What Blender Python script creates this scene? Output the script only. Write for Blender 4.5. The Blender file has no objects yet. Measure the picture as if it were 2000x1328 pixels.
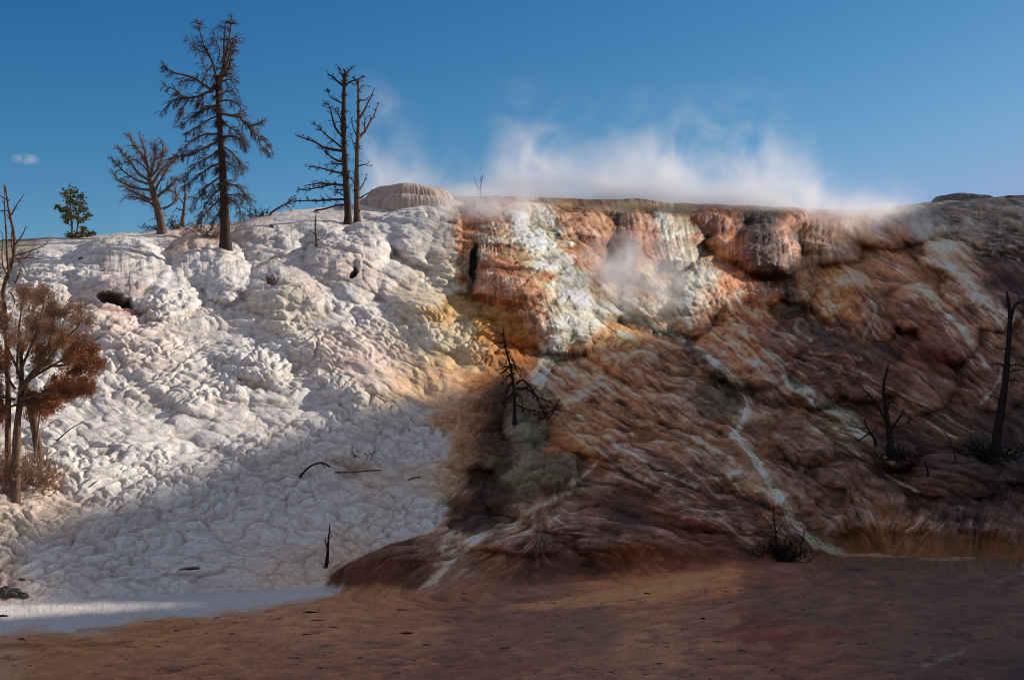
import bpy, math, random
import numpy as np
from mathutils import Vector

random.seed(7)
rng = np.random.default_rng(11)
scene = bpy.context.scene
col = scene.collection
R = math.radians

# ------------------------------------------------------------------ camera
F = 2747.0; CX, CY = 1000.0, 664.0; H = 3.0
TH = math.atan(280.0 / F)
cam_d = bpy.data.cameras.new('camera'); cam = bpy.data.objects.new('camera', cam_d); col.objects.link(cam)
cam_d.sensor_width = 36.0; cam_d.lens = F / 2000.0 * 36.0
cam_d.clip_end = 5000; cam_d.clip_start = 0.1
cam.location = (0, 0, H); cam.rotation_euler = (math.pi / 2 + TH, 0, 0)
scene.camera = cam

def rayxy(px, py):
    """x and z travelled per metre of depth along the view through a photo pixel"""
    a = (px - CX) / F; b = (CY - py) / F
    d = math.cos(TH) - math.sin(TH) * b
    return a / d, (math.sin(TH) + math.cos(TH) * b) / d
def P(px, py, Y):
    kx, kz = rayxy(px, py)
    return Vector((kx * Y, Y, H + kz * Y))
def project(X, Y, Z):
    z = Z - H
    dep = Y * math.cos(TH) + z * math.sin(TH)
    up = -Y * math.sin(TH) + z * math.cos(TH)
    return CX + F * X / dep, CY - F * up / dep

# ------------------------------------------------------------------ numpy noise
def h2(ix, iy, seed):
    n = (ix.astype(np.int64) * 374761393 + iy.astype(np.int64) * 668265263 + seed * 974634777) & 0xffffffff
    n = ((n ^ (n >> 13)) * 1274126177) & 0xffffffff
    n = ((n ^ (n >> 16)) * 2246822519) & 0xffffffff
    n = n ^ (n >> 15)
    return n
def rnd(ix, iy, seed):
    return (h2(ix, iy, seed) & 0xffffff).astype(np.float32) / 16777215.0
def vnoise(x, y, seed=0):
    ix = np.floor(x); iy = np.floor(y); fx = (x - ix).astype(np.float32); fy = (y - iy).astype(np.float32)
    ix = ix.astype(np.int64); iy = iy.astype(np.int64)
    ux = fx * fx * fx * (fx * (fx * 6 - 15) + 10); uy = fy * fy * fy * (fy * (fy * 6 - 15) + 10)
    def g(dx, dy):
        a = rnd(ix + dx, iy + dy, seed) * 6.2831853
        return np.cos(a) * (fx - dx) + np.sin(a) * (fy - dy)
    a = g(0, 0); b = g(1, 0); c = g(0, 1); d = g(1, 1)
    return 1.5 * ((a + (b - a) * ux) * (1 - uy) + (c + (d - c) * ux) * uy)
def fbm(x, y, seed=0, oct=4, gain=.5):
    s = 0; a = 1.0; t = 0
    for k in range(oct):
        s = s + a * vnoise(x * 2 ** k + 17.3 * k, y * 2 ** k - 9.1 * k, seed + k); t += a; a *= gain
    return s / t * 1.4
def worley(x, y, seed=0, jit=.85):
    ix = np.floor(x).astype(np.int64); iy = np.floor(y).astype(np.int64)
    f1 = np.full(x.shape, 9.0, np.float32); f2 = f1.copy(); cid = np.zeros(x.shape, np.float32)
    for dx in (-1, 0, 1):
        for dy in (-1, 0, 1):
            jx = ix + dx; jy = iy + dy
            cx = jx + .5 + jit * (rnd(jx, jy, seed) - .5); cy = jy + .5 + jit * (rnd(jx, jy, seed + 5) - .5)
            d = np.sqrt((x - cx) ** 2 + (y - cy) ** 2).astype(np.float32)
            m = d < f1
            f2 = np.where(m, f1, np.minimum(f2, d)); cid = np.where(m, rnd(jx, jy, seed + 9), cid); f1 = np.where(m, d, f1)
    return f1, f2, cid
def sstep(a, b, x):
    t = np.clip((x - a) / (b - a), 0, 1); return t * t * (3 - 2 * t)
def pillow(x, y, seed=0, jit=.85):
    """domes with sharp creases between them, 0..1"""
    f1, f2, cid = worley(x, y, seed, jit)
    e = np.clip(f2 - f1, 0, 1)
    return (1 - np.exp(-3.2 * e)) * (.75 + .25 * cid) * (1 - .35 * f1), cid

# ------------------------------------------------------------------ terrain grid
inner = np.arange(-60, 2061, 1.5)
outL = -60 - np.cumsum(1.6 * 1.13 ** np.arange(1, 40)); outL = outL[outL > -1500][::-1]
outR = 2060 + np.cumsum(1.6 * 1.13 ** np.arange(1, 40)); outR = outR[outR < 3300]
pxc = np.concatenate([outL, inner, outR]); NX = len(pxc)
crest = np.interp(pxc, [-1500, -300, 0, 100, 180, 240, 300, 400, 460, 500, 560, 650, 720, 800, 870, 950, 1060, 1200, 1240, 1300, 1400, 1500, 1600, 1700, 1740, 1820, 1900, 2000, 2300, 3300],
                  [560, 490, 472, 468, 465, 458, 452, 441, 434, 424, 413, 405, 398, 392, 384, 384, 387, 393, 390, 398, 403, 408, 411, 414, 405, 396, 389, 381, 352, 320])
base = np.interp(pxc, [-1500, -300, 0, 200, 400, 620, 860, 1000, 1130, 1300, 1420, 1500, 1650, 2000, 2400, 3300],
                 [1240, 1200, 1181, 1171, 1156, 1147, 1148, 1142, 1130, 1116, 1104, 1100, 1086, 1094, 1100, 1110])
k9 = np.ones(25) / 25
base = np.convolve(np.pad(base, 12, 'edge'), k9, 'valid')
Yc = np.interp(pxc, [-1500, 0, 400, 700, 1000, 1500, 2000, 3300], [60, 66, 71, 75, 79, 84, 92, 105])
NH, NG, NB = 560, 190, 16
kxb, kzb = rayxy(pxc, base)
Yb = -H / kzb
t = np.linspace(1, 0, NH)[:, None]                      # crest -> base
acv = np.interp(pxc, [0, 700, 900, 2000], [.36, .30, .2, .2])[None, :]
g = (1 - acv) * t + acv * t ** 6
PY = base[None, :] + (crest - base)[None, :] * t
PX = np.broadcast_to(pxc[None, :], PY.shape).copy()
YY = Yb[None, :] + (Yc - Yb)[None, :] * g
v = (np.arange(1, NG + 1) / NG)[:, None]
PYg = base[None, :] + (1440 - base)[None, :] * v
PXg = np.broadcast_to(pxc[None, :], PYg.shape).copy()
_, kzg = rayxy(PXg, PYg)
YG = -H / kzg
PX = np.vstack([PX, PXg]); PY = np.vstack([PY, PYg]); YY = np.vstack([YY, YG])
kx, kz = rayxy(PX, PY)
X = kx * YY; Z = H + kz * YY
hillm = np.zeros(PX.shape, np.float32); hillm[:NH] = 1
base_d = PY - base[None, :]                              # below 0 = on the slope
crest_d = PY - crest[None, :]
# arc length along the slope, measured up from the foot
dX = np.diff(X, axis=0); dY = np.diff(YY, axis=0); dZ = np.diff(Z, axis=0)
seg = np.sqrt(dY ** 2 + dZ ** 2)
cs = np.vstack([np.zeros((1, NX)), np.cumsum(seg, axis=0)])
S = cs[NH - 1][None, :] - cs
# normals of the plain sheet
def normals(X, Y, Z):
    ax, ay, az = np.gradient(X, axis=1), np.gradient(Y, axis=1), np.gradient(Z, axis=1)
    bx, by, bz = -np.gradient(X, axis=0), -np.gradient(Y, axis=0), -np.gradient(Z, axis=0)
    nx = ay * bz - az * by; ny = az * bx - ax * bz; nz = ax * by - ay * bx
    l = np.sqrt(nx ** 2 + ny ** 2 + nz ** 2) + 1e-9
    s = np.where(nz < 0, -1, 1)
    return nx / l * s, ny / l * s, nz / l * s
NXn, NYn, NZn = normals(X, YY, Z)

# ---------------------------------------------------- white side / coloured side mask
bx = np.interp(PY, [380, 440, 560, 590, 620, 680, 730, 745, 780, 850, 900, 960, 1010, 1040, 1060, 1085, 1120, 1150, 1450],
               [872, 884, 905, 930, 1010, 1045, 1010, 975, 915, 928, 915, 885, 862, 845, 770, 705, 655, 625, 560])
wx = 26 * fbm(X / 1.6, S / 1.6, 31, 4); wy = 22 * fbm(X / 1.6, S / 1.6, 47, 4)
soft = np.interp(PY, [380, 600, 740, 780, 980, 1040, 1150], [10, 12, 26, 34, 26, 10, 8])
mR = sstep(-1, 1, (PX - bx + wx * .7) / soft).astype(np.float32)

# ---------------------------------------------------- hand placed lobes: px, py, rx, ry, height(m), angle
lobes = [
 (75,482,75,22,.45,0),(165,486,85,26,.5,4),(232,548,88,66,1.3,0),(322,590,66,48,.9,0),(392,520,52,58,.8,8),(440,552,46,52,.9,0),
 (312,474,40,20,.6,0),(100,560,66,44,.7,10),(185,640,80,34,.55,0),(560,588,80,52,.9,10),(600,650,60,30,.5,0),(650,520,52,46,1.15,8),(716,500,46,42,1.1,0),
 (695,560,46,38,.7,0),(755,470,60,24,.6,12),(835,478,86,52,1.1,22),(880,530,44,60,.8,10),(620,690,90,36,.5,10),(470,720,70,30,.7,18),(520,740,46,26,.6,10),
 (700,760,90,40,.45,0),(820,600,80,40,.6,28),(760,560,50,34,.5,20),(880,650,90,46,.7,28),(640,600,46,30,.4,0),(520,480,70,30,.4,0),(610,460,60,20,.4,0),
 (280,700,90,40,.4,20),(360,760,120,50,.5,25),(370,1105,70,26,.45,0),(250,860,90,36,.35,10),(690,905,90,18,.35,2),(790,940,100,16,.3,2),(640,640,50,26,.4,0),
 (960,515,34,66,.9,-6),(972,578,50,46,1.0,0),(1032,590,40,50,.95,0),(1010,500,46,46,.8,20),(1010,655,46,30,.5,20),(1030,560,170,105,1.5,38),
 (1150,478,66,40,.9,15),(1240,500,44,62,1.0,0),(1292,478,36,50,.8,0),(1190,410,60,16,.5,0),(1250,398,46,14,.5,0),(1400,436,46,34,.9,0),(1452,424,34,26,.8,0),(1484,428,32,30,.9,0),(1535,438,40,36,1.1,0),
 (1498,506,58,52,1.7,0),(1428,486,48,34,.8,20),(1330,470,40,66,.6,10),(1610,480,66,44,1.0,18),(1600,440,60,28,.7,8),(1700,455,70,36,.8,12),(1770,450,50,28,.8,20),
 (1390,578,66,50,.9,20),(1352,610,44,56,.8,0),(1450,640,60,40,.5,10),(1455,712,96,54,1.0,10),(1560,560,50,46,.7,0),(1640,590,60,54,.6,10),(1700,640,50,44,.7,0),
 (1790,622,64,40,.9,8),(1852,672,56,52,1.0,0),(1880,586,44,36,.7,0),(1620,690,100,34,.5,8),(1580,760,60,44,.6,0),(1690,750,70,46,.7,0),(1800,760,60,60,.6,10),
 (1705,1018,66,58,1.1,0),(1640,1040,60,50,.5,20),(1860,1050,90,48,.9,-10),(1980,1050,90,56,1.0,0),(1770,1060,50,30,.6,-25),(1900,930,110,34,.8,0),(1750,905,40,22,.6,0),(1870,960,90,24,.5,0),
 (1250,1088,120,36,.6,6),(1020,850,40,46,1.0,0),(1045,935,74,44,1.0,0),(1010,985,66,40,.6,0),(930,905,70,34,.6,0),(1095,945,30,22,.5,0),(1060,780,40,26,.5,0),
 (870,1060,80,26,.5,-12),(740,1100,110,30,.3,-14),(1150,870,90,36,.5,10),(1300,930,100,40,.5,18),(1200,700,100,40,.5,35),(1130,790,90,40,.4,30),(1560,880,60,34,.5,20),(1500,960,90,40,.4,20),
 (1380,1010,110,34,.4,10),(1150,1040,110,26,.4,4),(1000,1075,90,20,.35,2),(1650,940,60,26,.4,0),(1420,900,80,40,.4,30),(1330,810,80,36,.4,30),
 (1270,600,90,40,.4,30),(1480,575,50,34,.5,0),(1920,470,60,22,.5,20),(1860,520,60,30,.5,30),(1940,620,50,40,.6,0),(1940,760,60,60,.5,0),
]
D = np.zeros(PX.shape, np.float32)
PXw = PX + wx * .3; PYw = PY + wy * .3
for (lx, ly, rx, ry, h, an) in lobes:
    if lx < 900 and ly > 640: h *= .55
    if lx > 1600 and ly > 1000: h *= .6
    c, s_ = math.cos(R(an)), math.sin(R(an))
    j0 = np.searchsorted(pxc, lx - 1.4 * max(rx, ry)); j1 = np.searchsorted(pxc, lx + 1.4 * max(rx, ry))
    dx = PXw[:, j0:j1] - lx; dy = PYw[:, j0:j1] - ly
    q = ((dx * c + dy * s_) / (rx * 1.12)) ** 2
    e = (-dx * s_ + dy * c)
    q = q + np.where(e < 0, (e / (ry * 1.5)) ** 2, (e / (ry * 1.0)) ** 2)
    b = h * np.clip(1 - q, 0, 1) ** .62
    D[:, j0:j1] = np.maximum(D[:, j0:j1], b) + .25 * np.minimum(D[:, j0:j1], b)
# medium domes everywhere, warped
hw = sstep(0, -60, base_d)                                  # 0 at the foot, 1 up the slope
u1 = X + .5 * fbm(X / 2, S / 2, 3, 3); s1 = S + .5 * fbm(X / 2, S / 2, 8, 3)
ca, sa = math.cos(R(-32)), math.sin(R(-32))
ra = u1 * ca + s1 * sa; rc = -u1 * sa + s1 * ca             # along / across the down-right diagonal
pm, _ = pillow(ra / 3.4, rc / 2.1, 21)
D = (.95 + .1 * mR) * D + hw * .20 * pm * (1 - .45 * mR)
u3 = ra * .19 + .3 * fbm(X / 6, S / 6, 231, 2); c3 = rc * .30 + .3 * fbm(X / 6, S / 6, 239, 2)
macro = 1 - np.abs(vnoise(u3, c3, 241)) * 2.2 + .5 * vnoise(u3 * 2.1, c3 * 2.1, 245)
D = D + hw * macro * (.17 + .02 * mR)
D = D + hw * mR * .10 * (1 - np.abs(fbm(X / 2.2, S / 2.2, 251, 4)) * 1.6)
big = D.copy()

# ---------------------------------------------------- flow field and streak noise (line integral smear)
arrows = [(1050,450,60),(1100,520,50),(1200,600,40),(1300,700,36),(1400,800,38),(1500,900,42),(1600,1040,40),(1700,500,32),(1900,500,45),(1800,700,38),(1900,800,45),(1700,850,28),
 (1850,950,8),(1950,1050,110),(1800,1055,130),(1660,1040,62),(1150,800,30),(1100,700,60),(1200,950,20),(1300,1000,18),(1150,1060,6),(950,1050,160),(850,1100,155),(720,1110,152),(1000,950,120),(950,820,110),
 (1500,500,90),(1400,450,80),(1500,700,40),(400,750,35),(200,590,90),(700,640,40),(820,600,35),(500,950,15),(200,1000,20),(700,950,8),(600,1080,10),(300,500,85),(650,510,80),(450,540,85),(930,540,90),(980,580,70),
 (1250,430,80),(1560,470,85),(1640,600,50),(1250,1090,30),(1400,1060,8),(200,1280,-3),(600,1220,-6),(1000,1260,-8),(1300,1180,-10),(1700,1160,0),(1850,1290,-6),(1500,1300,-5),(300,1200,-4)]
def blur(a, r):
    for ax in (0, 1):
        for _ in range(2):
            k = 2 * r + 1
            pad = [(0, 0), (0, 0)]; pad[ax] = (r + 1, r)
            c = np.cumsum(np.pad(a, pad, 'edge'), axis=ax)
            a = (c[k:] - c[:-k]) / k if ax == 0 else (c[:, k:] - c[:, :-k]) / k
    return a
wsum = 0; vx = 0; vy = 0
for (ax, ay, an) in arrows:
    w = 1.0 / (((PX - ax) ** 2 + (PY - ay) ** 2) / 900.0 + 1.0) ** 2
    vx = vx + w * math.cos(R(an)); vy = vy + w * math.sin(R(an))
vx0, vy0 = vx, vy
gy, gx = np.gradient(blur(big, 3))
rowh = np.abs(np.gradient(PY, axis=0)); colh = np.gradient(PX, axis=1)
l = np.sqrt(vx ** 2 + vy ** 2) + 1e-9
flat = sstep(0, 40, base_d); vx = vx / l * (1 - flat) + flat; vy = vy / l * (1 - flat) - .05 * flat
l = 1.0
vx = vx / l - 7 * gx / colh; vy = vy / l - 7 * gy / rowh
l = np.sqrt(vx ** 2 + vy ** 2) + 1e-9; vx /= l; vy /= l
def _blur_late(a, r):
    for ax in (0, 1):
        for _ in range(2):
            k = 2 * r + 1
            pad = [(0, 0), (0, 0)]; pad[ax] = (r + 1, r)
            c = np.cumsum(np.pad(a, pad, 'edge'), axis=ax)
            a = (c[k:] - c[:-k]) / k if ax == 0 else (c[:, k:] - c[:, :-k]) / k
    return a
def norm(a): a = a - a.mean(); return (a / a.std()).astype(np.float32)
NR = PX.shape[0]
JJ, II = np.meshgrid(np.arange(NX, dtype=np.float32), np.arange(NR, dtype=np.float32))
stx = (vx / colh).astype(np.float32); sty = (vy / rowh).astype(np.float32)
def lic(fields, steps, stp):
    acc = [f.copy() for f in fields]
    for sgn in (1, -1):
        j = JJ.copy(); i = II.copy()
        for k in range(steps):
            jn = np.clip(j, 0, NX - 1).astype(np.int32); i_n = np.clip(i, 0, NR - 1).astype(np.int32)
            j = j + sgn * stp * stx[i_n, jn]; i = i + sgn * stp * sty[i_n, jn]
            jn = np.clip(j + .5, 0, NX - 1).astype(np.int32); i_n = np.clip(i + .5, 0, NR - 1).astype(np.int32)
            for a, f in zip(acc, fields): a += f[i_n, jn]
    return [norm(a) for a in acc]
w0 = rng.standard_normal(PX.shape).astype(np.float32)
w1 = norm(blur(rng.standard_normal(PX.shape).astype(np.float32), 1))
w2 = norm(blur(rng.standard_normal(PX.shape).astype(np.float32), 3))
w3 = norm(blur(rng.standard_normal(PX.shape).astype(np.float32), 8))
Lf, L1 = lic([w0, w1], 10, 1.6)
Lm, = lic([w2], 9, 2.6)
Lc, = lic([w3], 9, 4.5)
bk = .35 + .9 * sstep(-.5, .6, fbm(X / 3.0, S / 3.0, 271, 4))
Lf = Lf * bk + .35 * norm(w0); L1 = L1 * bk + .3 * w1; Lm = Lm * bk
# ---------------------------------------------------- fine relief
lowz_ = sstep(700, 900, PY)
# white side: nested scales running down the diagonal
u2 = u1 + .16 * fbm(X / .7, S / .7, 61, 2); s2 = s1 + .16 * fbm(X / .7, S / .7, 67, 2)
ra = u2 * ca + s2 * sa; rc = -u2 * sa + s2 * ca
pA, _ = pillow(ra / 1.25, rc / .80, 101, .65)
pB, _ = pillow(ra / .50, rc / .36, 131, .6)
pC, _ = pillow(ra / .30, rc / .24, 151)
aw = fbm(X / 4.5, S / 4.5, 71, 3)
pat = sstep(-.28, .25, aw + .25 * lowz_ )                                # where the scales are strong, where smooth
lowz = sstep(830, 1000, PY)
smooth_top = sstep(660, 480, PY)
ampA = (.17 - .03 * lowz) ; ampB = (.145 + .03 * lowz) * (1 - .78 * smooth_top) * (1 + .5 * aw); ampC = (.045 + .035 * lowz) * (1 - .7 * smooth_top) * (1 + .4 * aw)
Dw = ampA * (1 - .3 * smooth_top) * pA * (.45 + .55 * pat) + ampB * pB * (.15 + .95 * pat) + ampC * pC * (.15 + .95 * pat) + .005 * Lf + .02 * Lm
# coloured side: scales near the top left, strands elsewhere
sc = sstep(1230, 1080, PX) * sstep(760, 660, PY)
grey = sstep(1700, 1760, PX) * sstep(0, 1, (455 + (PX - 1760) * .30 - PY) / 30 + .5)
ridgeM = 1 - np.abs(Lm) * .8; ridgeC = 1 - np.abs(Lc) * .7
pR, _ = pillow(ra / 1.9, rc / 1.0, 171)
# scales drawn out along the local run of the water
def flowcells(la, lc, seed, jit=.75):
    j0 = np.searchsorted(pxc, 560); sl = np.s_[:NH + 6, j0:]
    n_ = np.sqrt(vx0 ** 2 + vy0 ** 2)[sl] + 1e-9
    sp_ = np.abs(np.gradient(S, axis=0) / (np.gradient(PY, axis=0) + 1e-9))[sl]; xp_ = np.abs(np.gradient(X, axis=1) / np.gradient(PX, axis=1))[sl]
    ang = np.arctan2(-(vy0[sl] / n_) * np.clip(sp_, 0, 2.2 * xp_), (vx0[sl] / n_) * xp_) % math.pi
    ua, sa_ = u2[sl], s2[sl]; NA = 8
    out = np.zeros(ua.shape, np.float32); ws = out.copy()
    for k in range(NA):
        th = k * math.pi / NA
        d = np.abs((ang - th + math.pi / 2) % math.pi - math.pi / 2) / (math.pi / NA)
        w_ = np.clip(1 - d, 0, 1) ** 2.5
        p_, _ = pillow((ua * math.cos(th) + sa_ * math.sin(th)) / la, (-ua * math.sin(th) + sa_ * math.cos(th)) / lc, seed + 20 * k, jit)
        out += w_ * p_; ws += w_
    r_ = np.zeros(PX.shape, np.float32); r_[sl] = out / (ws + 1e-6)
    return r_
F1 = flowcells(3.4, .85, 1001); F2 = flowcells(1.9, .34, 1301); F3 = flowcells(.85, .15, 1601)
Db = .05 * ridgeC + .015 * ridgeM + .007 * Lf + .010 * L1 + .17 * F1 + .065 * F2 + .03 * F3 + .03 * pA
topdome = sstep(600, 520, PY) * sstep(1110, 1180, PX)
Db = Db - topdome * (.15 * F1 + .10 * F2 + .045 * F3 + .02 * ridgeC)
gul = sstep(1.25, .75, np.sqrt(((PX - 1015 + wx) / 95) ** 2 + ((PY - 885 + wy) / 140) ** 2))
Db = Db * (1 - gul) + gul * (.20 * pA + .10 * pB + .07 * pC + .008 * Lf)
Db = Db * (1 - sc) + sc * (.11 * pA + .05 * pB + .02 * pC + .008 * Lf)
Dg = .35 * fbm(X / 1.5, S / .7, 181, 5) + .1 * pC
Db = Db * (1 - grey) + grey * Dg
Dd = (Dw * (1 - mR) + Db * mR) * (.35 + .65 * hw)
# ground: nearly flat, slight ripples along the flow
gd = .006 * Lf + .006 * L1 + .006 * Lm + .02 * fbm(X / 6, YY / 4, 91, 5) + .014 * fbm(X / .35, YY / .6, 93, 4)
bite = [(1520,1243,120,9,.16,-3),(1620,1236,80,7,.12,-6),(1660,1192,90,6,.08,-2),(1460,1305,90,8,.05,-3),(1890,1182,120,8,.06,0)]
for (lx, ly, rx, ry, h, an) in bite:
    q = ((PX - lx + wx) / rx) ** 2 + ((PY - ly + (PX - lx) * math.tan(R(-an)) + wy * .15) / ry) ** 2
    gd = gd + h * np.clip(1 - q, 0, 1) ** .6
Dfine = Dd * (1 - sstep(-26, 0, base_d) * .85) * (hillm > 0)
Dall = np.where(hillm > 0, D + Dd, 0)
foot = sstep(-26 - 22 * mR, 0, base_d)
Dall = Dall * (1 - foot * .85) * (hillm > 0) + gd * np.where(hillm > 0, foot, 1)
# caves and dark slots
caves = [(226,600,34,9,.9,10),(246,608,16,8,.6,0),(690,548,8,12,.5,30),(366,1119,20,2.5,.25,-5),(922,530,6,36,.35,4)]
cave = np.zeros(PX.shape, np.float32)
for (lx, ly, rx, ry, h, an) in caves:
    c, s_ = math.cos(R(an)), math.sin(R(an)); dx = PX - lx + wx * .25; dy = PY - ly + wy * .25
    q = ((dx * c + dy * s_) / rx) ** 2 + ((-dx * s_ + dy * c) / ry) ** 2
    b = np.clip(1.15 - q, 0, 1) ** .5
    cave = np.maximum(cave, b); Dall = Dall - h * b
# the crest: let relief die only a little so the skyline stays uneven
topf = sstep(0, 55, crest_d)
Dall = Dall * (.15 + .85 * topf)
rl = np.sqrt(kx ** 2 + 1 + kz ** 2)
ndr = -(NXn * kx + NYn + NZn * kz) / rl                  # how squarely the sheet faces the front
wr = (hillm * sstep(10, 70, crest_d) * (1 - foot)) * .9
Dbig = Dall - Dfine
wr = wr * .75
sh = wr * Dbig / np.clip(ndr, .5, 1) / rl
Yf0 = YY - sh
Dn = Dbig * (1 - wr) + Dfine
Xf = kx * Yf0 + NXn * Dn; Yf = Yf0 + NYn * Dn; Zf = H + kz * Yf0 + NZn * Dn

# ------------------------------------------------------------------ colour
PX, PY = project(Xf, Yf, Zf)
bx = np.interp(PY, [380, 440, 560, 590, 620, 680, 730, 745, 780, 850, 900, 960, 1010, 1040, 1060, 1085, 1120, 1150, 1450],
               [872, 884, 905, 930, 1010, 1045, 1010, 975, 915, 928, 915, 885, 862, 845, 770, 705, 655, 625, 560])
soft = np.interp(PY, [380, 600, 740, 780, 980, 1040, 1150], [10, 12, 26, 34, 26, 10, 8])
mR = sstep(-1, 1, (PX - bx + wx * .7) / soft).astype(np.float32)
def lin(c): c = np.asarray(c, float) / 255; return np.where(c <= .04045, c / 12.92, ((c + .055) / 1.055) ** 2.4)
FS = np.array([.275, .325, .45]); FL = np.array([1.0, .95, .95])
def alb(c, k):
    l_ = lin(c)
    if k == 'S': l_ = l_ * .88 + l_.mean() * .12
    return np.clip(l_ / (FS if k == 'S' else FL), .004, .8)
WH = np.array([.74, .68, .61])
pR_ = [(880,400,'L',160,125,105),(940,420,'L',150,95,65),(900,450,'L',190,110,52),(960,460,'L',190,160,130),(1000,480,'L',190,150,115),(900,520,'L',165,115,65),(960,520,'L',175,105,65),(990,550,'L',178,105,58),
(975,590,'L',172,92,40),(1030,600,'L',182,115,70),(1050,560,'L',182,105,52),(1100,520,'L',228,212,195),(1080,480,'L',222,202,180),(1060,440,'L',212,188,165),(1140,580,'L',228,208,190),(1110,630,'L',220,200,178),(1190,600,'L',205,178,150),
(1120,440,'L',172,110,62),(1180,430,'L',168,108,64),(1280,430,'L',162,106,62),(1150,490,'L',164,98,52),(1250,470,'L',152,84,42),(1300,480,'L',140,78,42),(1190,520,'L',150,105,78),(1240,560,'L',180,136,100),(1080,560,'L',228,212,195),(1120,600,'L',226,208,190),(1160,620,'L',215,195,172),
(1330,450,'L',165,155,135),(1340,500,'L',195,175,155),(1370,540,'L',190,165,140),(1300,400,'L',158,138,104),(1200,395,'L',160,138,108),(1400,430,'L',138,76,34),(1440,420,'L',158,88,36),(1490,430,'L',62,45,28),(1530,435,'L',165,92,42),
(1600,430,'L',180,120,82),(1680,430,'L',188,130,92),(1760,440,'L',195,118,68),(1490,500,'S',84,40,24),(1500,530,'S',70,34,22),(1420,480,'S',118,66,28),(1450,540,'S',125,76,44),(1580,490,'L',160,112,76),(1640,490,'L',172,126,92),(1700,470,'L',185,120,78),
(1580,540,'S',92,60,24),(1620,550,'S',126,86,42),(1760,470,'S',80,50,30),(1820,460,'S',140,116,100),(1860,500,'S',118,95,84),(1700,520,'S',128,90,72),(1780,540,'S',115,78,60),(1900,560,'S',104,76,60),(1960,500,'S',56,33,27),(1990,560,'S',50,32,28),
(1390,570,'L',205,120,58),(1350,590,'L',180,155,135),(1420,620,'S',126,86,60),(1500,600,'S',124,76,48),(1540,590,'S',58,46,36),(1640,600,'S',124,82,42),(1700,610,'S',84,56,45),(1800,620,'S',82,50,28),(1850,680,'S',72,38,26),(1900,640,'S',104,78,66),
(1620,660,'S',58,36,31),(1550,640,'S',78,50,42),(1450,700,'S',116,70,34),(1400,690,'S',104,66,45),(1350,740,'S',94,72,60),(1430,770,'S',62,60,56),(1480,780,'S',100,78,66),(1600,720,'S',68,40,28),(1700,720,'S',62,36,29),(1720,800,'S',56,33,27),
(1820,760,'S',74,47,37),(1900,750,'S',68,43,36),(1850,850,'S',56,36,31),(1960,850,'S',42,29,27),(1600,850,'S',98,78,70),(1550,870,'S',72,48,34),(1650,900,'S',68,47,39),(1750,900,'S',36,24,19),(1930,880,'S',26,19,17),(1800,960,'S',56,36,29),
(1900,990,'S',42,27,25),(1950,1060,'S',72,48,32),(1700,1030,'S',84,56,32),(1650,980,'S',72,50,40),(1800,1060,'S',80,55,38),(1600,1060,'S',70,50,36),(1550,980,'S',88,64,54),(1450,900,'S',94,67,50),(1400,850,'S',94,68,52),(1300,850,'S',104,70,48),
(1250,750,'S',110,72,52),(1180,700,'S',132,86,62),(1200,660,'S',155,95,58),(1100,680,'S',125,94,76),(1130,760,'S',125,88,70),(1050,720,'S',125,98,86),(1000,700,'S',82,47,26),(960,760,'S',64,39,23),(940,850,'S',58,36,20),(950,950,'S',36,23,16),
(1020,790,'S',58,49,44),(1025,850,'S',62,64,60),(1000,900,'S',72,72,66),(1050,940,'S',70,69,60),(1100,940,'S',60,55,46),(960,1000,'S',33,20,16),(900,980,'S',64,40,20),(1100,850,'S',104,70,48),(1150,860,'S',114,76,34),(1200,900,'S',86,55,37),
(1300,930,'S',74,46,32),(1100,980,'S',98,76,65),(1000,1020,'S',120,96,86),(1150,1000,'S',80,50,37),(1200,1000,'S',56,34,27),(1350,1000,'S',80,50,37),(1450,1020,'S',74,45,32),(1500,1060,'S',60,38,28),(900,1070,'S',100,80,68),(850,1050,'S',85,62,50),
(750,1090,'S',60,35,22),(680,1110,'S',58,33,21),(800,1110,'S',62,37,27),(870,1110,'S',100,80,70),(950,1090,'S',80,54,39),(1050,1080,'S',64,37,29),(1150,1100,'S',54,31,23),(1250,1090,'S',74,41,20),(1350,1080,'S',76,45,32),(1300,1120,'S',86,50,36),
(1800,412,'S',78,72,72),(1900,425,'S',84,78,78),(1980,430,'S',92,86,86),(1960,470,'S',52,42,40),(1850,432,'S',64,58,58),(2060,430,'S',70,66,66),(2100,700,'S',60,42,36),(2100,1000,'S',44,30,26)]
pL_ = [(100,500,'W'),(300,475,'W'),(400,455,'L',220,192,174),(400,520,'W'),(330,560,'W'),(480,540,'W'),(360,452,'L',214,178,158),(600,420,'W'),(800,430,'W'),(860,560,'L',228,206,180),(895,600,'L',210,165,105),(930,575,'L',200,150,95),(950,640,'L',195,138,72),(1000,650,'L',192,118,52),(1030,690,'L',192,120,62),
(930,700,'L',222,182,138),(965,725,'L',192,132,80),(820,650,'L',226,207,184),(900,660,'L',222,196,158),(700,690,'L',226,198,182),(560,590,'L',224,205,184),(870,770,'S',136,112,98),(905,810,'S',118,90,72),(800,850,'W'),(922,880,'S',100,74,54),(890,950,'S',118,100,86),
(850,990,'W'),(600,1000,'W'),(400,900,'W'),(200,900,'W'),(100,700,'W'),(500,700,'W'),(700,600,'W'),(650,800,'W'),(300,1080,'W'),(640,1120,'S',134,122,124),(100,1120,'W'),(20,1150,'S',124,116,122),(380,950,'W'),(60,1000,'L',215,190,170),(750,500,'W'),(830,870,'W'),
(230,600,'L',216,192,178),(700,530,'L',222,200,186),(870,440,'L',222,205,185),(40,470,'L',170,150,130),(960,745,'S',100,66,38)]
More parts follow.
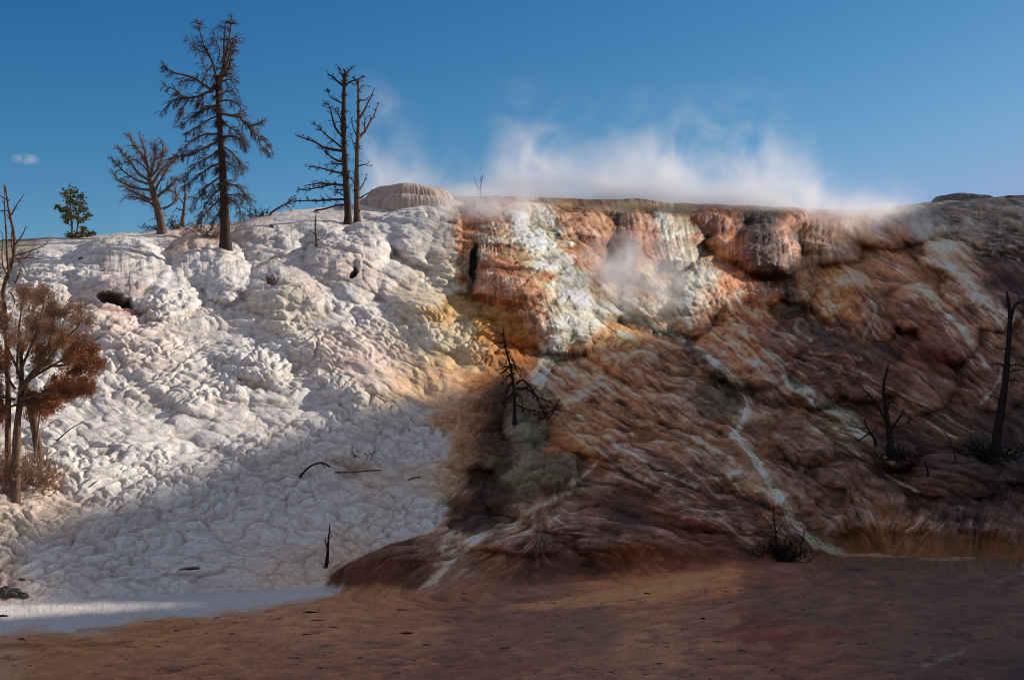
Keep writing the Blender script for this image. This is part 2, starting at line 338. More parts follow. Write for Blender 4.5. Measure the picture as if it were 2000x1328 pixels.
def field(pts, p=2.2, sc=1.0):
    num = np.zeros(PX.shape + (3,), np.float32); den = np.zeros(PX.shape, np.float32)
    xw = PX + wx * 1.3; yw = PY + wy * 1.3
    for q in pts:
        c = WH if q[2] == 'W' else alb(q[3:6], q[2])
        w = (1.0 / (((xw - q[0]) ** 2 + (1.3 * (yw - q[1])) ** 2) / 400.0 + .4) ** p).astype(np.float32)
        den += w; num += w[..., None] * np.log(c).astype(np.float32)[None, None, :]
    return np.exp(num / den[..., None])
CR = field(pR_); CL = field(pL_)
GM = np.array([1.78, 1.80, 1.66])
pG_ = [(0,1290,'S',96,70,58),(100,1265,'S',88,58,38),(300,1250,'S',92,62,42),(300,1310,'S',88,56,46),(600,1240,'S',92,62,50),(600,1310,'S',80,52,44),(700,1180,'S',88,58,44),(800,1230,'S',86,56,46),(900,1165,'S',74,46,36),(900,1310,'S',68,44,38),(1000,1190,'S',68,46,40),(1050,1250,'S',70,47,40),(1150,1210,'S',66,46,40),
(1200,1160,'S',92,58,42),(1300,1150,'S',96,60,42),(1400,1140,'S',88,54,38),(1280,1260,'S',84,58,50),(1380,1195,'S',74,50,42),(1500,1170,'S',56,38,34),(1500,1130,'S',66,42,34),(1600,1200,'S',56,38,36),(1500,1240,'S',62,32,26),(1600,1290,'S',68,42,36),(1450,1300,'S',72,48,40),(1700,1110,'S',48,32,32),(1800,1150,'S',48,33,31),
(1950,1120,'S',48,34,32),(1850,1200,'S',50,35,33),(1950,1240,'S',52,36,32),(1750,1270,'S',56,38,36),(1850,1310,'S',50,34,32),(1980,1310,'S',40,28,28),(1700,1180,'S',58,38,33)]
CG = field(pG_) * GM
# white flat between the foot and the brown sheet, fading in streaks
edge = np.interp(PX, [-1500, 0, 200, 400, 560, 640, 700, 3300], [1330, 1240, 1226, 1206, 1182, 1160, 1130, 900])
mW = sstep(10, -12, PY - edge + 7 * Lc + 3 * Lm + wy * .25)
CG = CG * (1 - mW[..., None]) + (WH * .98)[None, None, :] * mW[..., None]
hm = sstep(10, -10, base_d + wy * .4)[..., None]
CH = CL * (1 - mR[..., None]) + CR * mR[..., None]
C = CH * hm + CG * (1 - hm)
brown = mR * hm[..., 0] + (1 - mW) * (1 - hm[..., 0])
def stroke(pts, w0_, w1_, color, alpha=.85, br=.5):
    """lay a stream, a stain, or painted light or shade along a line on the terrain"""
    global C
    pts = np.array(pts, float)
    xs0, xs1 = pts[:, 0].min() - 110, pts[:, 0].max() + 110
    j0, j1 = np.searchsorted(pxc, xs0), np.searchsorted(pxc, xs1)
    xx = PX[:, j0:j1] + wx[:, j0:j1] * .28; yy = PY[:, j0:j1] + wy[:, j0:j1] * .28
    best = np.full(xx.shape, 1e9); n = len(pts) - 1
    for k in range(n):
        a = pts[k]; b = pts[k + 1]; d = b - a; L2 = (d ** 2).sum()
        tt = np.clip(((xx - a[0]) * d[0] + (yy - a[1]) * d[1]) / L2, 0, 1)
        dd = np.sqrt((xx - a[0] - tt * d[0]) ** 2 + (yy - a[1] - tt * d[1]) ** 2)
        w = w0_ + (w1_ - w0_) * (k + tt) / n
        best = np.minimum(best, dd / w)
    best = best + br * (.30 * Lm[:, j0:j1] + .22 * Lf[:, j0:j1])
    m = (alpha * sstep(1.25, .45, best))[..., None]
    C[:, j0:j1] = C[:, j0:j1] * (1 - m) + np.asarray(color)[None, None, :] * m
    return
PALE = alb((152, 145, 142), 'S'); PL2 = alb((122, 112, 110), 'S'); PW = alb((226, 212, 200), 'L')
stroke([(1020,440),(1065,490),(1110,540),(1150,595),(1130,640),(1070,690),(1045,740)], 27, 12, PW, .95, .25)
stroke([(1180,600),(1090,690),(1050,760)], 8, 5, PALE, .8)
stroke([(1290,430),(1330,490),(1380,545)], 22, 26, alb((198,180,162),'L'), .7)
stroke([(1370,550),(1340,600),(1350,640)], 14, 10, alb((180,170,160),'L'), .6)
stroke([(1180,590),(1260,630),(1330,660),(1400,712),(1455,762),(1466,790),(1455,815),(1435,850)], 9, 11, PALE * .75, .28, 1.3)
stroke([(1500,684),(1528,712),(1540,740),(1590,780),(1650,810),(1685,850)], 5, 18, PALE * .6, .28, 1.3)
stroke([(1435,850),(1490,920),(1530,985),(1560,1030),(1600,1062),(1650,1080)], 14, 9, PALE * .6, .3, 1.3)
stroke([(1640,1082),(1750,1088),(1900,1092)], 3, 2, PL2, .4, 1)
stroke([(1330,860),(1430,930),(1520,970)], 5, 12, PL2, .5)
stroke([(1700,590),(1714,604),(1694,640),(1685,664)], 2.5, 3, PALE * .75, .5, 1)
stroke([(1800,560),(1850,610),(1880,650),(1910,690)], 10, 8, PL2 * 1.05, .65)
stroke([(1960,720),(1940,760),(1915,790)], 3, 3, PALE * .65, .45, 1)
stroke([(1800,440),(1850,500),(1900,560),(1970,620)], 18, 16, PL2 * 1.1, .55)
stroke([(1160,905),(1105,960),(1015,1012),(945,1034),(870,1072)], 8, 11, PL2 * 1.25, .55, 1.2)
stroke([(885,1095),(850,1125),(835,1145)], 7, 12, PL2 * 1.0, .55, 1)
stroke([(1548,596),(1560,620),(1553,640),(1585,664)], 2.5, 3.5, PALE * .7, .5, 1)
stroke([(1560,450),(1556,500),(1550,545)], 6, 8, alb((175,125,90),'L'), .35)
stroke([(1600,820),(1700,860),(1740,900)], 8, 5, PL2, .4)
stroke([(1800,1300),(1840,1285),(1880,1270)], 4, 7, PALE * .5, .45, 1.3)
stroke([(1935,1145),(1960,1130),(2010,1115)], 3, 4, PALE * .45, .4, 1.3)
stroke([(1130,700),(1230,770),(1330,850),(1430,930)], 5, 6, PL2 * 1.1, .35, 1)
stroke([(1480,560),(1500,610),(1560,680),(1680,700)], 4, 4, PL2, .35, 1)
def bundle(pts, spread, n, w_, color, a_):
    for k in range(n):
        o1 = random.uniform(-1, 1) * spread
        q = [(x + o1 * (.4 + .6 * i / len(pts)) + random.uniform(-2.5, 2.5), y - o1 * .5 * (.4 + .6 * i / len(pts)) + random.uniform(-2.5, 2.5)) for i, (x, y) in enumerate(pts)]
        stroke(q, w_ * random.uniform(.6, 1.2), w_ * random.uniform(.6, 1.4), color * random.uniform(.75, 1.1), a_, .9)
bundle([(1190,600),(1260,632),(1330,662),(1400,714),(1455,764),(1464,792),(1452,820),(1435,850)], 8, 6, 2.2, PALE, .5)
bundle([(1500,684),(1528,712),(1540,740),(1590,780),(1650,812),(1690,850)], 12, 7, 2.2, PALE * .8, .5)
bundle([(1435,850),(1490,920),(1530,985),(1560,1030),(1600,1062),(1640,1078)], 12, 7, 2.4, PALE * .8, .55)
bundle([(1300,600),(1400,640),(1480,700),(1560,760)], 30, 7, 1.8, PL2 * 1.2, .4)
bundle([(1060,760),(1140,840),(1230,900),(1340,960)], 45, 9, 2.0, PL2 * 1.2, .36)
bundle([(1000,1015),(940,1050),(880,1095),(840,1140)], 22, 8, 2.6, PL2 * 1.25, .5)
bundle([(1160,905),(1105,958),(1015,1012),(945,1034),(870,1072)], 12, 7, 2.4, PL2 * 1.3, .5)
bundle([(1180,600),(1090,690),(1050,750)], 10, 4, 2.4, PALE, .5)
bundle([(1280,600),(1350,680),(1420,760)], 20, 5, 1.8, PL2 * 1.2, .4)
bundle([(1100,700),(1230,780),(1330,860),(1440,960)], 40, 9, 1.8, PL2 * 1.2, .35)
bundle([(1330,850),(1420,905),(1500,980),(1560,1050)], 30, 8, 1.8, PL2 * 1.2, .38)
bundle([(1330,450),(1350,520),(1400,600)], 30, 7, 2.2, alb((200,182,165),'L'), .4)
bundle([(1780,450),(1850,510),(1900,570),(1970,630)], 25, 8, 1.8, PL2 * 1.2, .4)
bundle([(1700,500),(1790,560),(1860,640),(1920,720)], 20, 6, 1.6, PL2 * 1.1, .4)
bundle([(1560,700),(1680,740),(1790,800),(1880,850)], 25, 6, 1.6, PL2 * 1.0, .32)
bundle([(1200,900),(1300,950),(1400,1010),(1480,1060)], 20, 6, 1.6, PL2 * 1.0, .35)
bundle([(1640,860),(1730,920),(1800,960)], 12, 4, 1.6, PL2 * 1.0, .35)
DK = alb((42, 40, 37), 'S'); DB = alb((36, 24, 18), 'S')
stroke([(928,492),(920,530),(914,572)], 10, 8, DK, .85)
stroke([(1345,672),(1390,720),(1440,772)], 8, 14, alb((50,50,50),'S'), .8)
stroke([(1535,562),(1570,630),(1640,672),(1740,700)], 9, 18, alb((46,36,32),'S'), .75)
stroke([(985,745),(978,800),(968,850),(990,905)], 14, 26, DB, .75)
stroke([(985,905),(950,940),(940,990),(1000,1000),(950,1020),(895,1022)], 22, 22, DB, .75)
stroke([(1180,690),(1300,780),(1400,850)], 5, 9, alb((70,58,48),'S'), .4, 1)
stroke([(1380,1000),(1480,985),(1560,1040)], 8, 10, alb((50,36,28),'S'), .5, 1)
stroke([(1250,950),(1350,930)], 14, 10, alb((48,30,22),'S'), .5, 1)
stroke([(1300,960),(1400,1000)], 8, 10, alb((46,31,23),'S'), .5, 1)
stroke([(1190,1000),(1260,1010)], 10, 12, alb((46,30,25),'S'), .5, 1)
stroke([(1530,440),(1500,420),(1470,450)], 8, 12, DK, .4)
stroke([(1498,492),(1498,528)], 46, 40, np.array([.085, .040, .020]), .9, .3)  # dome front: its dark brown, plus its shade painted into the albedo
stroke([(1462,425),(1505,432)], 22, 24, np.array([.05, .032, .018]), .8, .5)
stroke([(1548,500),(1546,545)], 7, 8, DB, .9)
stroke([(1012,835),(1035,860)], 26, 24, alb((72,74,72),'S'), .8, .4)
stroke([(1000,935),(1090,940)], 20, 15, alb((74,72,64),'S'), .65, .5)
stroke([(1032,862),(1046,868)], 10, 9, alb((40,41,40),'S'), .7, .4)
stroke([(190,598),(260,612)], 6, 7, alb((90,45,35),'S'), .6)
stroke([(376,960),(378,1010)], 4, 4, alb((110,85,75),'S'), .4, 1.2)
stroke([(640,1092),(700,1070)], 3, 8, alb((130,100,88),'S'), .3, 1)
for k in range(26):      # drip stains on the big domes
    x0 = random.choice([random.uniform(640, 770), random.uniform(1390, 1560), random.uniform(190, 270), random.uniform(940, 1060)])
    y0 = random.uniform(500, 540) if x0 < 1300 else random.uniform(415, 500)
    stroke([(x0, y0), (x0 + random.uniform(-4, 4), y0 + 34)], 2.5, 2, alb((150, 105, 85), 'L') if x0 < 1300 else alb((70, 38, 22), 'L'), .3)
GMm = GM
stroke([(1420,1125),(1330,1140),(1200,1165),(1080,1180),(980,1188)], 26, 5, alb((112, 74, 54), 'S') * GMm, .6, .8)  # weak sunlight on the flat, painted in as a lighter orange band
stroke([(880,1172),(1050,1196),(1200,1192),(1400,1172),(1600,1168),(2000,1172)], 7, 9, alb((58, 40, 38), 'S') * GMm, .45, .8)
stroke([(1410,1240),(1520,1246),(1620,1240),(1700,1228)], 7, 5, alb((62, 30, 24), 'S') * GMm, .7, .8)
stroke([(1620,1192),(1730,1194)], 5, 3, alb((58, 34, 28), 'S') * GMm, .5, .8)
stroke([(0,1262),(120,1262),(260,1256)], 9, 4, alb((66, 42, 24), 'S') * GMm, .6, 1)
stroke([(150,1232),(330,1226),(450,1216)], 5, 4, alb((84, 56, 32), 'S') * GMm, .6, 1)
stroke([(600,1270),(700,1258),(900,1246)], 4, 4, alb((66, 52, 50), 'S') * GMm, .5, 1)
stroke([(1000,1330),(1100,1300),(1250,1270),(1400,1258),(1500,1262)], 14, 7, alb((88, 60, 48), 'S') * GMm, .5, .8)
# relief-linked tint: pale strands on ridges, deeper colour in hollows
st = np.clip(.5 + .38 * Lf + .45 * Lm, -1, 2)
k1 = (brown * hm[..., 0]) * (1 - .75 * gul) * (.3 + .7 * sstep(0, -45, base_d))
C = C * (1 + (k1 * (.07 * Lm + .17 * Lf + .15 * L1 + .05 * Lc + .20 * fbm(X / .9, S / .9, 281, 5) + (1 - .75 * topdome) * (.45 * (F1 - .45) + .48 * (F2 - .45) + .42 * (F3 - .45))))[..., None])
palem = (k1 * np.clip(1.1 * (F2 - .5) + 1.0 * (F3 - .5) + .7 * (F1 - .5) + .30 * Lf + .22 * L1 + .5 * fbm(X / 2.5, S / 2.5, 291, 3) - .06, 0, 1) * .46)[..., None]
C = C * (1 - brown[..., None] + brown[..., None] * np.array([1.13, 1.10, .94]))
lum = C.mean(-1, keepdims=True)
C = C * (1 - palem) + (lum * np.array([2.15, 1.85, 1.7])) * palem
Lg = (1 - hm[..., 0]) * (1 - mW)
speck = np.clip(vnoise(X / .28, YY / .5, 261) * 1.6 + .8 * vnoise(X / 2, YY / 3, 263) - .75, 0, 1)
C = C * (1 + (Lg * (.10 * Lf + .10 * L1 + .06 * Lm))[..., None]) * (1 - .6 * (Lg * speck)[..., None])
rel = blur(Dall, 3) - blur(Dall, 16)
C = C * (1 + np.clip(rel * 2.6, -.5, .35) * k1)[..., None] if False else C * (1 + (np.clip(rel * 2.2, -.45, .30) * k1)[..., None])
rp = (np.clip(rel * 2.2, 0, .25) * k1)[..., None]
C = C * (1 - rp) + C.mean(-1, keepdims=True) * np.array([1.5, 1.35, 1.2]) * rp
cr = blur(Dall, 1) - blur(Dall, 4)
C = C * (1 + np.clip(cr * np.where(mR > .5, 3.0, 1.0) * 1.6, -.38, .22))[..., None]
C = C * (1 + (.16 * (pA - .4) + .22 * (pB - .4) + .16 * (pC - .4)) * ((1 - brown) * hm[..., 0]))[..., None]  # white scales: shade of the creases painted in from the relief
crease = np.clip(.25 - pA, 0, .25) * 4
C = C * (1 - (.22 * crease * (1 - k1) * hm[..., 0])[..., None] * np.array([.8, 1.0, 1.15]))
dirt = np.clip(fbm(X / 2.5, S / 2.5, 201, 4) * .8, 0, 1)[..., None] * (1 - brown)[..., None]
C = C * (1 - dirt * np.array([.05, .09, .13]))
C = C * (1 + .10 * fbm(X / .35, S / .35, 211, 3))[..., None]
gk = (grey * hm[..., 0] * sstep(.0, .5, fbm(X / .8, S / .35, 221, 5)))[..., None]
C = C * (1 - gk * .55) + gk * .55 * alb((150, 145, 145), 'S')
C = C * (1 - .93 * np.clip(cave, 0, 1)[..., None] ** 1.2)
C = np.clip(C, .004, .80)

# ------------------------------------------------------------------ back of the crest
back = []
Xc0, Yc0, Zc0 = Xf[0], Yf[0], Zf[0]
kxc, _ = rayxy(pxc, crest)
rowsB = []
for k in range(NB, 0, -1):
    d = .25 * k ** 1.9
    jit = .06 * k * fbm(pxc[None, :] / 60, np.full((1, NX), k * .7), 301, 3)[0]
    rowsB.append((Xc0 * (1 + d / Yc0), Yc0 + d, Zc0 - .02 * d - .012 * d ** 1.3 + jit * .3))
XB = np.array([r[0] for r in rowsB]); YB = np.array([r[1] for r in rowsB]); ZB = np.array([r[2] for r in rowsB])
XA = np.vstack([XB, Xf]); YA = np.vstack([YB, Yf]); ZA = np.vstack([ZB, Zf])
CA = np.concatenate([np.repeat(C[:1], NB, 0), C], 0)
wetA = np.concatenate([np.repeat(brown[:1], NB, 0), brown], 0)
# sink the outer rim under the wide ground sheet
ZA[-1] -= .4
r0 = NB + NH - 1
ZA[r0:, :2] -= .4; ZA[r0:, -2:] -= .4

def setprops(o, label=None, cat=None, group=None, kind=None):
    if label: o['label'] = label
    if cat: o['category'] = cat
    if group: o['group'] = group
    if kind: o['kind'] = kind
    return o
def grid_mesh(name, X, Y, Z, C, W, mat):
    nr, nc = X.shape
    me = bpy.data.meshes.new(name)
    co = np.stack([X, Y, Z], -1).reshape(-1, 3).astype(np.float32)
    me.vertices.add(nr * nc); me.vertices.foreach_set('co', co.ravel())
    idx = np.arange(nr * nc).reshape(nr, nc)
    q = np.stack([idx[1:, :-1], idx[1:, 1:], idx[:-1, 1:], idx[:-1, :-1]], -1).reshape(-1, 4)
    n = len(q)
    me.loops.add(n * 4); me.loops.foreach_set('vertex_index', q.ravel().astype(np.int32))
    me.polygons.add(n); me.polygons.foreach_set('loop_start', (np.arange(n) * 4).astype(np.int32))
    me.polygons.foreach_set('use_smooth', np.ones(n, bool))
    a = me.color_attributes.new('Col', 'FLOAT_COLOR', 'POINT')
    rgba = np.concatenate([C.reshape(-1, 3), np.ones((nr * nc, 1))], 1).astype(np.float32)
    a.data.foreach_set('color', rgba.ravel())
    b = me.attributes.new('wet', 'FLOAT', 'POINT'); b.data.foreach_set('value', W.reshape(-1).astype(np.float32))
    me.update(); me.validate()
    me.materials.append(mat)
    o = bpy.data.objects.new(name, me); col.objects.link(o)
    return o

# ------------------------------------------------------------------ materials
def newmat(name):
    m = bpy.data.materials.new(name); m.use_nodes = True
    return m, m.node_tree.nodes, m.node_tree.links, m.node_tree.nodes['Principled BSDF']
def terrain_mat():
    m, N, L, B = newmat('travertine')
    at = N.new('ShaderNodeAttribute'); at.attribute_name = 'Col'
    we = N.new('ShaderNodeAttribute'); we.attribute_name = 'wet'
    tc = N.new('ShaderNodeTexCoord')
    n1 = N.new('ShaderNodeTexNoise'); n1.inputs['Scale'].default_value = 9; n1.inputs['Detail'].default_value = 6; n1.inputs['Roughness'].default_value = .7
    n2 = N.new('ShaderNodeTexNoise'); n2.inputs['Scale'].default_value = 2.2; n2.inputs['Detail'].default_value = 5
    L.new(tc.outputs['Object'], n1.inputs['Vector']); L.new(tc.outputs['Object'], n2.inputs['Vector'])
    mr = N.new('ShaderNodeMapRange'); mr.inputs['From Min'].default_value = .3; mr.inputs['From Max'].default_value = .7
    mr.inputs['To Min'].default_value = .80; mr.inputs['To Max'].default_value = 1.18
    L.new(n1.outputs['Fac'], mr.inputs['Value'])
    n4 = N.new('ShaderNodeTexNoise'); n4.inputs['Scale'].default_value = 26; n4.inputs['Detail'].default_value = 4; n4.inputs['Roughness'].default_value = .8
    L.new(tc.outputs['Object'], n4.inputs['Vector'])
    m4 = N.new('ShaderNodeMapRange'); m4.inputs['From Min'].default_value = .32; m4.inputs['From Max'].default_value = .68
    m4.inputs['To Min'].default_value = .70; m4.inputs['To Max'].default_value = 1.28; L.new(n4.outputs['Fac'], m4.inputs['Value'])
    mm = N.new('ShaderNodeMath'); mm.operation = 'MULTIPLY'; L.new(mr.outputs['Result'], mm.inputs[0]); L.new(m4.outputs['Result'], mm.inputs[1])
    mx = N.new('ShaderNodeVectorMath'); mx.operation = 'SCALE'
    L.new(at.outputs['Color'], mx.inputs[0]); L.new(mm.outputs[0], mx.inputs['Scale'])
    L.new(mx.outputs[0], B.inputs['Base Color'])
    ro = N.new('ShaderNodeMapRange'); ro.inputs['To Min'].default_value = .92; ro.inputs['To Max'].default_value = .62
    L.new(we.outputs['Fac'], ro.inputs['Value']); L.new(ro.outputs['Result'], B.inputs['Roughness'])
    B.inputs['Specular IOR Level'].default_value = .25
    n3 = N.new('ShaderNodeTexNoise'); n3.inputs['Scale'].default_value = 8; n3.inputs['Detail'].default_value = 8; n3.inputs['Roughness'].default_value = .75
    L.new(tc.outputs['Object'], n3.inputs['Vector'])
    bp = N.new('ShaderNodeBump'); bp.inputs['Strength'].default_value = .9; bp.inputs['Distance'].default_value = .06
    L.new(n3.outputs['Fac'], bp.inputs['Height']); L.new(bp.outputs['Normal'], B.inputs['Normal'])
    return m
TM = terrain_mat()
def rough_mat(name, c1, c2, scale=8, rough=.9, bump=.4, stretch=(1, 1, 1), dist=.02):
    m, N, L, B = newmat(name)
    tc = N.new('ShaderNodeTexCoord'); mp = N.new('ShaderNodeMapping'); mp.inputs['Scale'].default_value = stretch
    n = N.new('ShaderNodeTexNoise'); n.inputs['Scale'].default_value = scale; n.inputs['Detail'].default_value = 6; n.inputs['Roughness'].default_value = .65
    cr_ = N.new('ShaderNodeValToRGB'); e = cr_.color_ramp.elements
    e[0].position = .35; e[1].position = .68; e[0].color = (*c1, 1); e[1].color = (*c2, 1)
    L.new(tc.outputs['Object'], mp.inputs['Vector']); L.new(mp.outputs[0], n.inputs['Vector']); L.new(n.outputs['Fac'], cr_.inputs['Fac']); L.new(cr_.outputs['Color'], B.inputs['Base Color'])
    B.inputs['Roughness'].default_value = rough; B.inputs['Specular IOR Level'].default_value = .2
    bp = N.new('ShaderNodeBump'); bp.inputs['Strength'].default_value = bump; bp.inputs['Distance'].default_value = dist
    L.new(n.outputs['Fac'], bp.inputs['Height']); L.new(bp.outputs['Normal'], B.inputs['Normal'])
    return m
M_dark = rough_mat('dark_bark', (.028, .020, .016), (.10, .062, .040), 9, stretch=(3, 3, .8))
M_brown = rough_mat('weathered_bark', (.06, .038, .026), (.26, .16, .10), 8, stretch=(3, 3, .7))
M_pale = rough_mat('bleached_wood', (.16, .11, .085), (.40, .30, .24), 8, stretch=(3, 3, .7))
M_twig = rough_mat('twig_wood', (.045, .028, .020), (.16, .095, .065), 3)
M_twigp = rough_mat('pale_twig_wood', (.14, .09, .06), (.38, .27, .20), 3)
M_black = rough_mat('charred_wood', (.010, .008, .007), (.035, .026, .022), 8, stretch=(3, 3, .8))
M_rust = rough_mat('rust_needles', (.24, .09, .035), (.50, .23, .10), 1.7)
M_rustd = rough_mat('dry_twig_spray', (.26, .15, .09), (.50, .32, .20), 2.0)
M_green = rough_mat('pine_needles', (.14, .14, .03), (.44, .34, .08), 2.0)
M_rock = rough_mat('grey_rock', (.05, .045, .042), (.17, .15, .14), 4)
M_hill = rough_mat('wooded_slope', (.04, .045, .03), (.09, .085, .06), .2)

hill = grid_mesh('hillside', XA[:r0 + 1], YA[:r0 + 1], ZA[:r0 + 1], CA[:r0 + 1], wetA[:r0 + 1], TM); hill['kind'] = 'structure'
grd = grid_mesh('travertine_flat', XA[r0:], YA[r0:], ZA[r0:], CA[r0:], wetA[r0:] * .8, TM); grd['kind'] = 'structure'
# wide ground sheet
def plain(name, verts, faces, mat, parent=None, smooth=False):
    me = bpy.data.meshes.new(name); me.from_pydata([tuple(v) for v in verts], [], faces); me.update()
    me.materials.append(mat)
    if smooth: me.polygons.foreach_set('use_smooth', [True] * len(me.polygons))
    o = bpy.data.objects.new(name, me); col.objects.link(o)
    if parent: o.parent = parent; 
    return o
M_ground = rough_mat('brown_travertine', (.13, .06, .04), (.26, .13, .09), .5, stretch=(1, 4, 1))
gz = -.12
o = plain('ground', [(-2500, -2500, gz), (2500, -2500, gz), (2500, 2500, gz), (-2500, 2500, gz)], [(0, 1, 2, 3)], M_ground); o['kind'] = 'structure'

# surface lookup: photo pixel -> point on the finished slope
FPX, FPY = project(Xf, Yf, Zf)
def surf(px, py):
    j0 = np.searchsorted(pxc, px - 40); j1 = np.searchsorted(pxc, px + 40)
    d = (FPX[:, j0:j1] - px) ** 2 + (FPY[:, j0:j1] - py) ** 2
    d = d + np.where(d < 9, Yf[:, j0:j1] * .02, 0)
    i, j = np.unravel_index(np.argmin(d), d.shape)
    j += j0
    return Vector((float(Xf[i, j]), float(Yf[i, j]), float(Zf[i, j])))

# ------------------------------------------------------------------ sun, sky
SE, SA = R(25), R(67)         # elevation, azimuth from +Y towards +X
sd = Vector((math.cos(SE) * math.sin(SA), math.cos(SE) * math.cos(SA), math.sin(SE)))
sl = bpy.data.lights.new('sun', 'SUN'); so = bpy.data.objects.new('sun', sl); col.objects.link(so)
sl.energy = 5.0; sl.angle = R(.55); sl.color = (1.0, .92, .84)
so.rotation_euler = (-sd).to_track_quat('-Z', 'Y').to_euler(); so.location = sd * 60
w = bpy.data.worlds.new('World'); scene.world = w; w.use_nodes = True
wn = w.node_tree.nodes; wl = w.node_tree.links
sk = wn.new('ShaderNodeTexSky'); sk.sky_type = 'NISHITA'; sk.sun_disc = False
sk.sun_elevation = SE; sk.sun_rotation = SA; sk.altitude = 1800; sk.air_density = 1.0; sk.dust_density = .6; sk.ozone_density = 2.5
# deepen the blue channel by channel, as the clear high-altitude sky of the photo
def wm(op, a, b=None, c=None, clamp=False):
    n = wn.new('ShaderNodeMath'); n.operation = op; n.use_clamp = clamp
    for i_, q in enumerate((a, b, c)):
        if q is None: continue
        if isinstance(q, (int, float)): n.inputs[i_].default_value = q
        else: wl.new(q, n.inputs[i_])
    return n.outputs[0]
sp = wn.new('ShaderNodeSeparateColor'); cb = wn.new('ShaderNodeCombineColor'); wl.new(sk.outputs[0], sp.inputs[0])
STR = .085
for ch, (gm, kk, cl) in enumerate([(3.0, 30.0, .225), (1.7, 2.94, .31), (1.15, 1.36, .52)]):
    x_ = wm('SMOOTH_MIN', wm('MULTIPLY', sp.outputs[ch], STR), cl, .06)
    wl.new(wm('MULTIPLY', wm('POWER', x_, gm), kk / STR), cb.inputs[ch])
# pale fill light added to the unseen sky behind the viewer, to lift the shade
tcw = wn.new('ShaderNodeTexCoord'); sxw = wn.new('ShaderNodeSeparateXYZ'); wl.new(tcw.outputs['Generated'], sxw.inputs[0])
nzw = wn.new('ShaderNodeTexNoise'); nzw.inputs['Scale'].default_value = 2.2; nzw.inputs['Detail'].default_value = 5; wl.new(tcw.outputs['Generated'], nzw.inputs['Vector'])
mk = wn.new('ShaderNodeMapRange'); mk.interpolation_type = 'SMOOTHSTEP'; mk.inputs['From Min'].default_value = -.25; mk.inputs['From Max'].default_value = .55
wl.new(wm('ADD', wm('SUBTRACT', wm('MULTIPLY', sxw.outputs['Z'], .55), sxw.outputs['Y']), wm('MULTIPLY', wm('SUBTRACT', nzw.outputs['Fac'], .5), 1.2)), mk.inputs['Value'])
mxw = wn.new('ShaderNodeMix'); mxw.data_type = 'RGBA'; mxw.inputs[7].default_value = (.28 / STR, .31 / STR, .42 / STR, 1)
wl.new(mk.outputs[0], mxw.inputs[0]); wl.new(cb.outputs[0], mxw.inputs[6])
wl.new(mxw.outputs[2], wn['Background'].inputs['Color'])
wn['Background'].inputs['Strength'].default_value = STR

# distant ridge to the right that throws the evening shadow across the lower slope
uax = Vector((math.cos(SA), -math.sin(SA), 0)); vax = Vector((-math.sin(SE) * math.sin(SA), -math.sin(SE) * math.cos(SA), math.cos(SE)))
bnd = [(1760,418,0),(1640,468,0),(1560,500,0),(1440,580,0),(1330,640,0),(1190,655,0),(1090,690,0),(960,745,0),(800,775,0),(600,832,0),(450,880,0),(280,960,0),(120,1000,0),(0,1030,0)]
uv = []
for (a, b, _) in bnd:
    p = surf(a, b); uv.append((p.dot(uax), p.dot(vax) - .05))
gp = [(0,1100,.5),(0,1135,.5),(0,1158,.4),(100,1176,0),(500,1162,0),(350,1183,0),(200,1193,0),(0,1206,0)]
for (a, b, _) in gp:
    p = surf(a, b); uv.append((p.dot(uax), p.dot(vax) + _))

uv.sort()
us = [a for a, b in uv]; vs = [b for a, b in uv]
LR = 170.0
uu = np.arange(us[0] - 40, us[-1] + 60, .35)
vv = np.interp(uu, us, vs)
vv = np.where(uu < us[0], vs[0] - (us[0] - uu) * .3, vv)
vv = np.where(uu > us[-1], vs[-1] + np.minimum((uu - us[-1]) * 1.6, 8), vv)
vv = np.convolve(np.pad(vv, 2, 'edge'), np.ones(5) / 5, 'valid')
nz_ = fbm(uu[None, :] / 1.6, np.zeros((1, len(uu))), 401, 4)[0] * .15
vv = vv + nz_
rv = []; rf = []
hd = Vector((sd.x, sd.y, 0)).normalized()
offs = [(-60, 1), (-25, .55), (-6, .06), (0, 0), (10, .04), (45, .5), (90, 1)]
for i, (a, b) in enumerate(zip(uu, vv)):
    top = uax * float(a) + vax * float(b) + sd * LR
    for (d, fr) in offs:
        z = top.z * (1 - fr) - 1.0 * fr
        if d < 0 and d > -60: z = min(z, top.z - .15 + d * .1)
        if d > 0: z = min(z, top.z + d * math.tan(SE) * .8)
        rv.append((top.x + hd.x * d, top.y + hd.y * d, z))
no = len(offs)
for i in range(len(uu) - 1):
    for k in range(no - 1):
        rf.append((i * no + k, i * no + k + 1, (i + 1) * no + k + 1, (i + 1) * no + k))
o = plain('hills', rv, rf, M_hill); o['kind'] = 'structure'

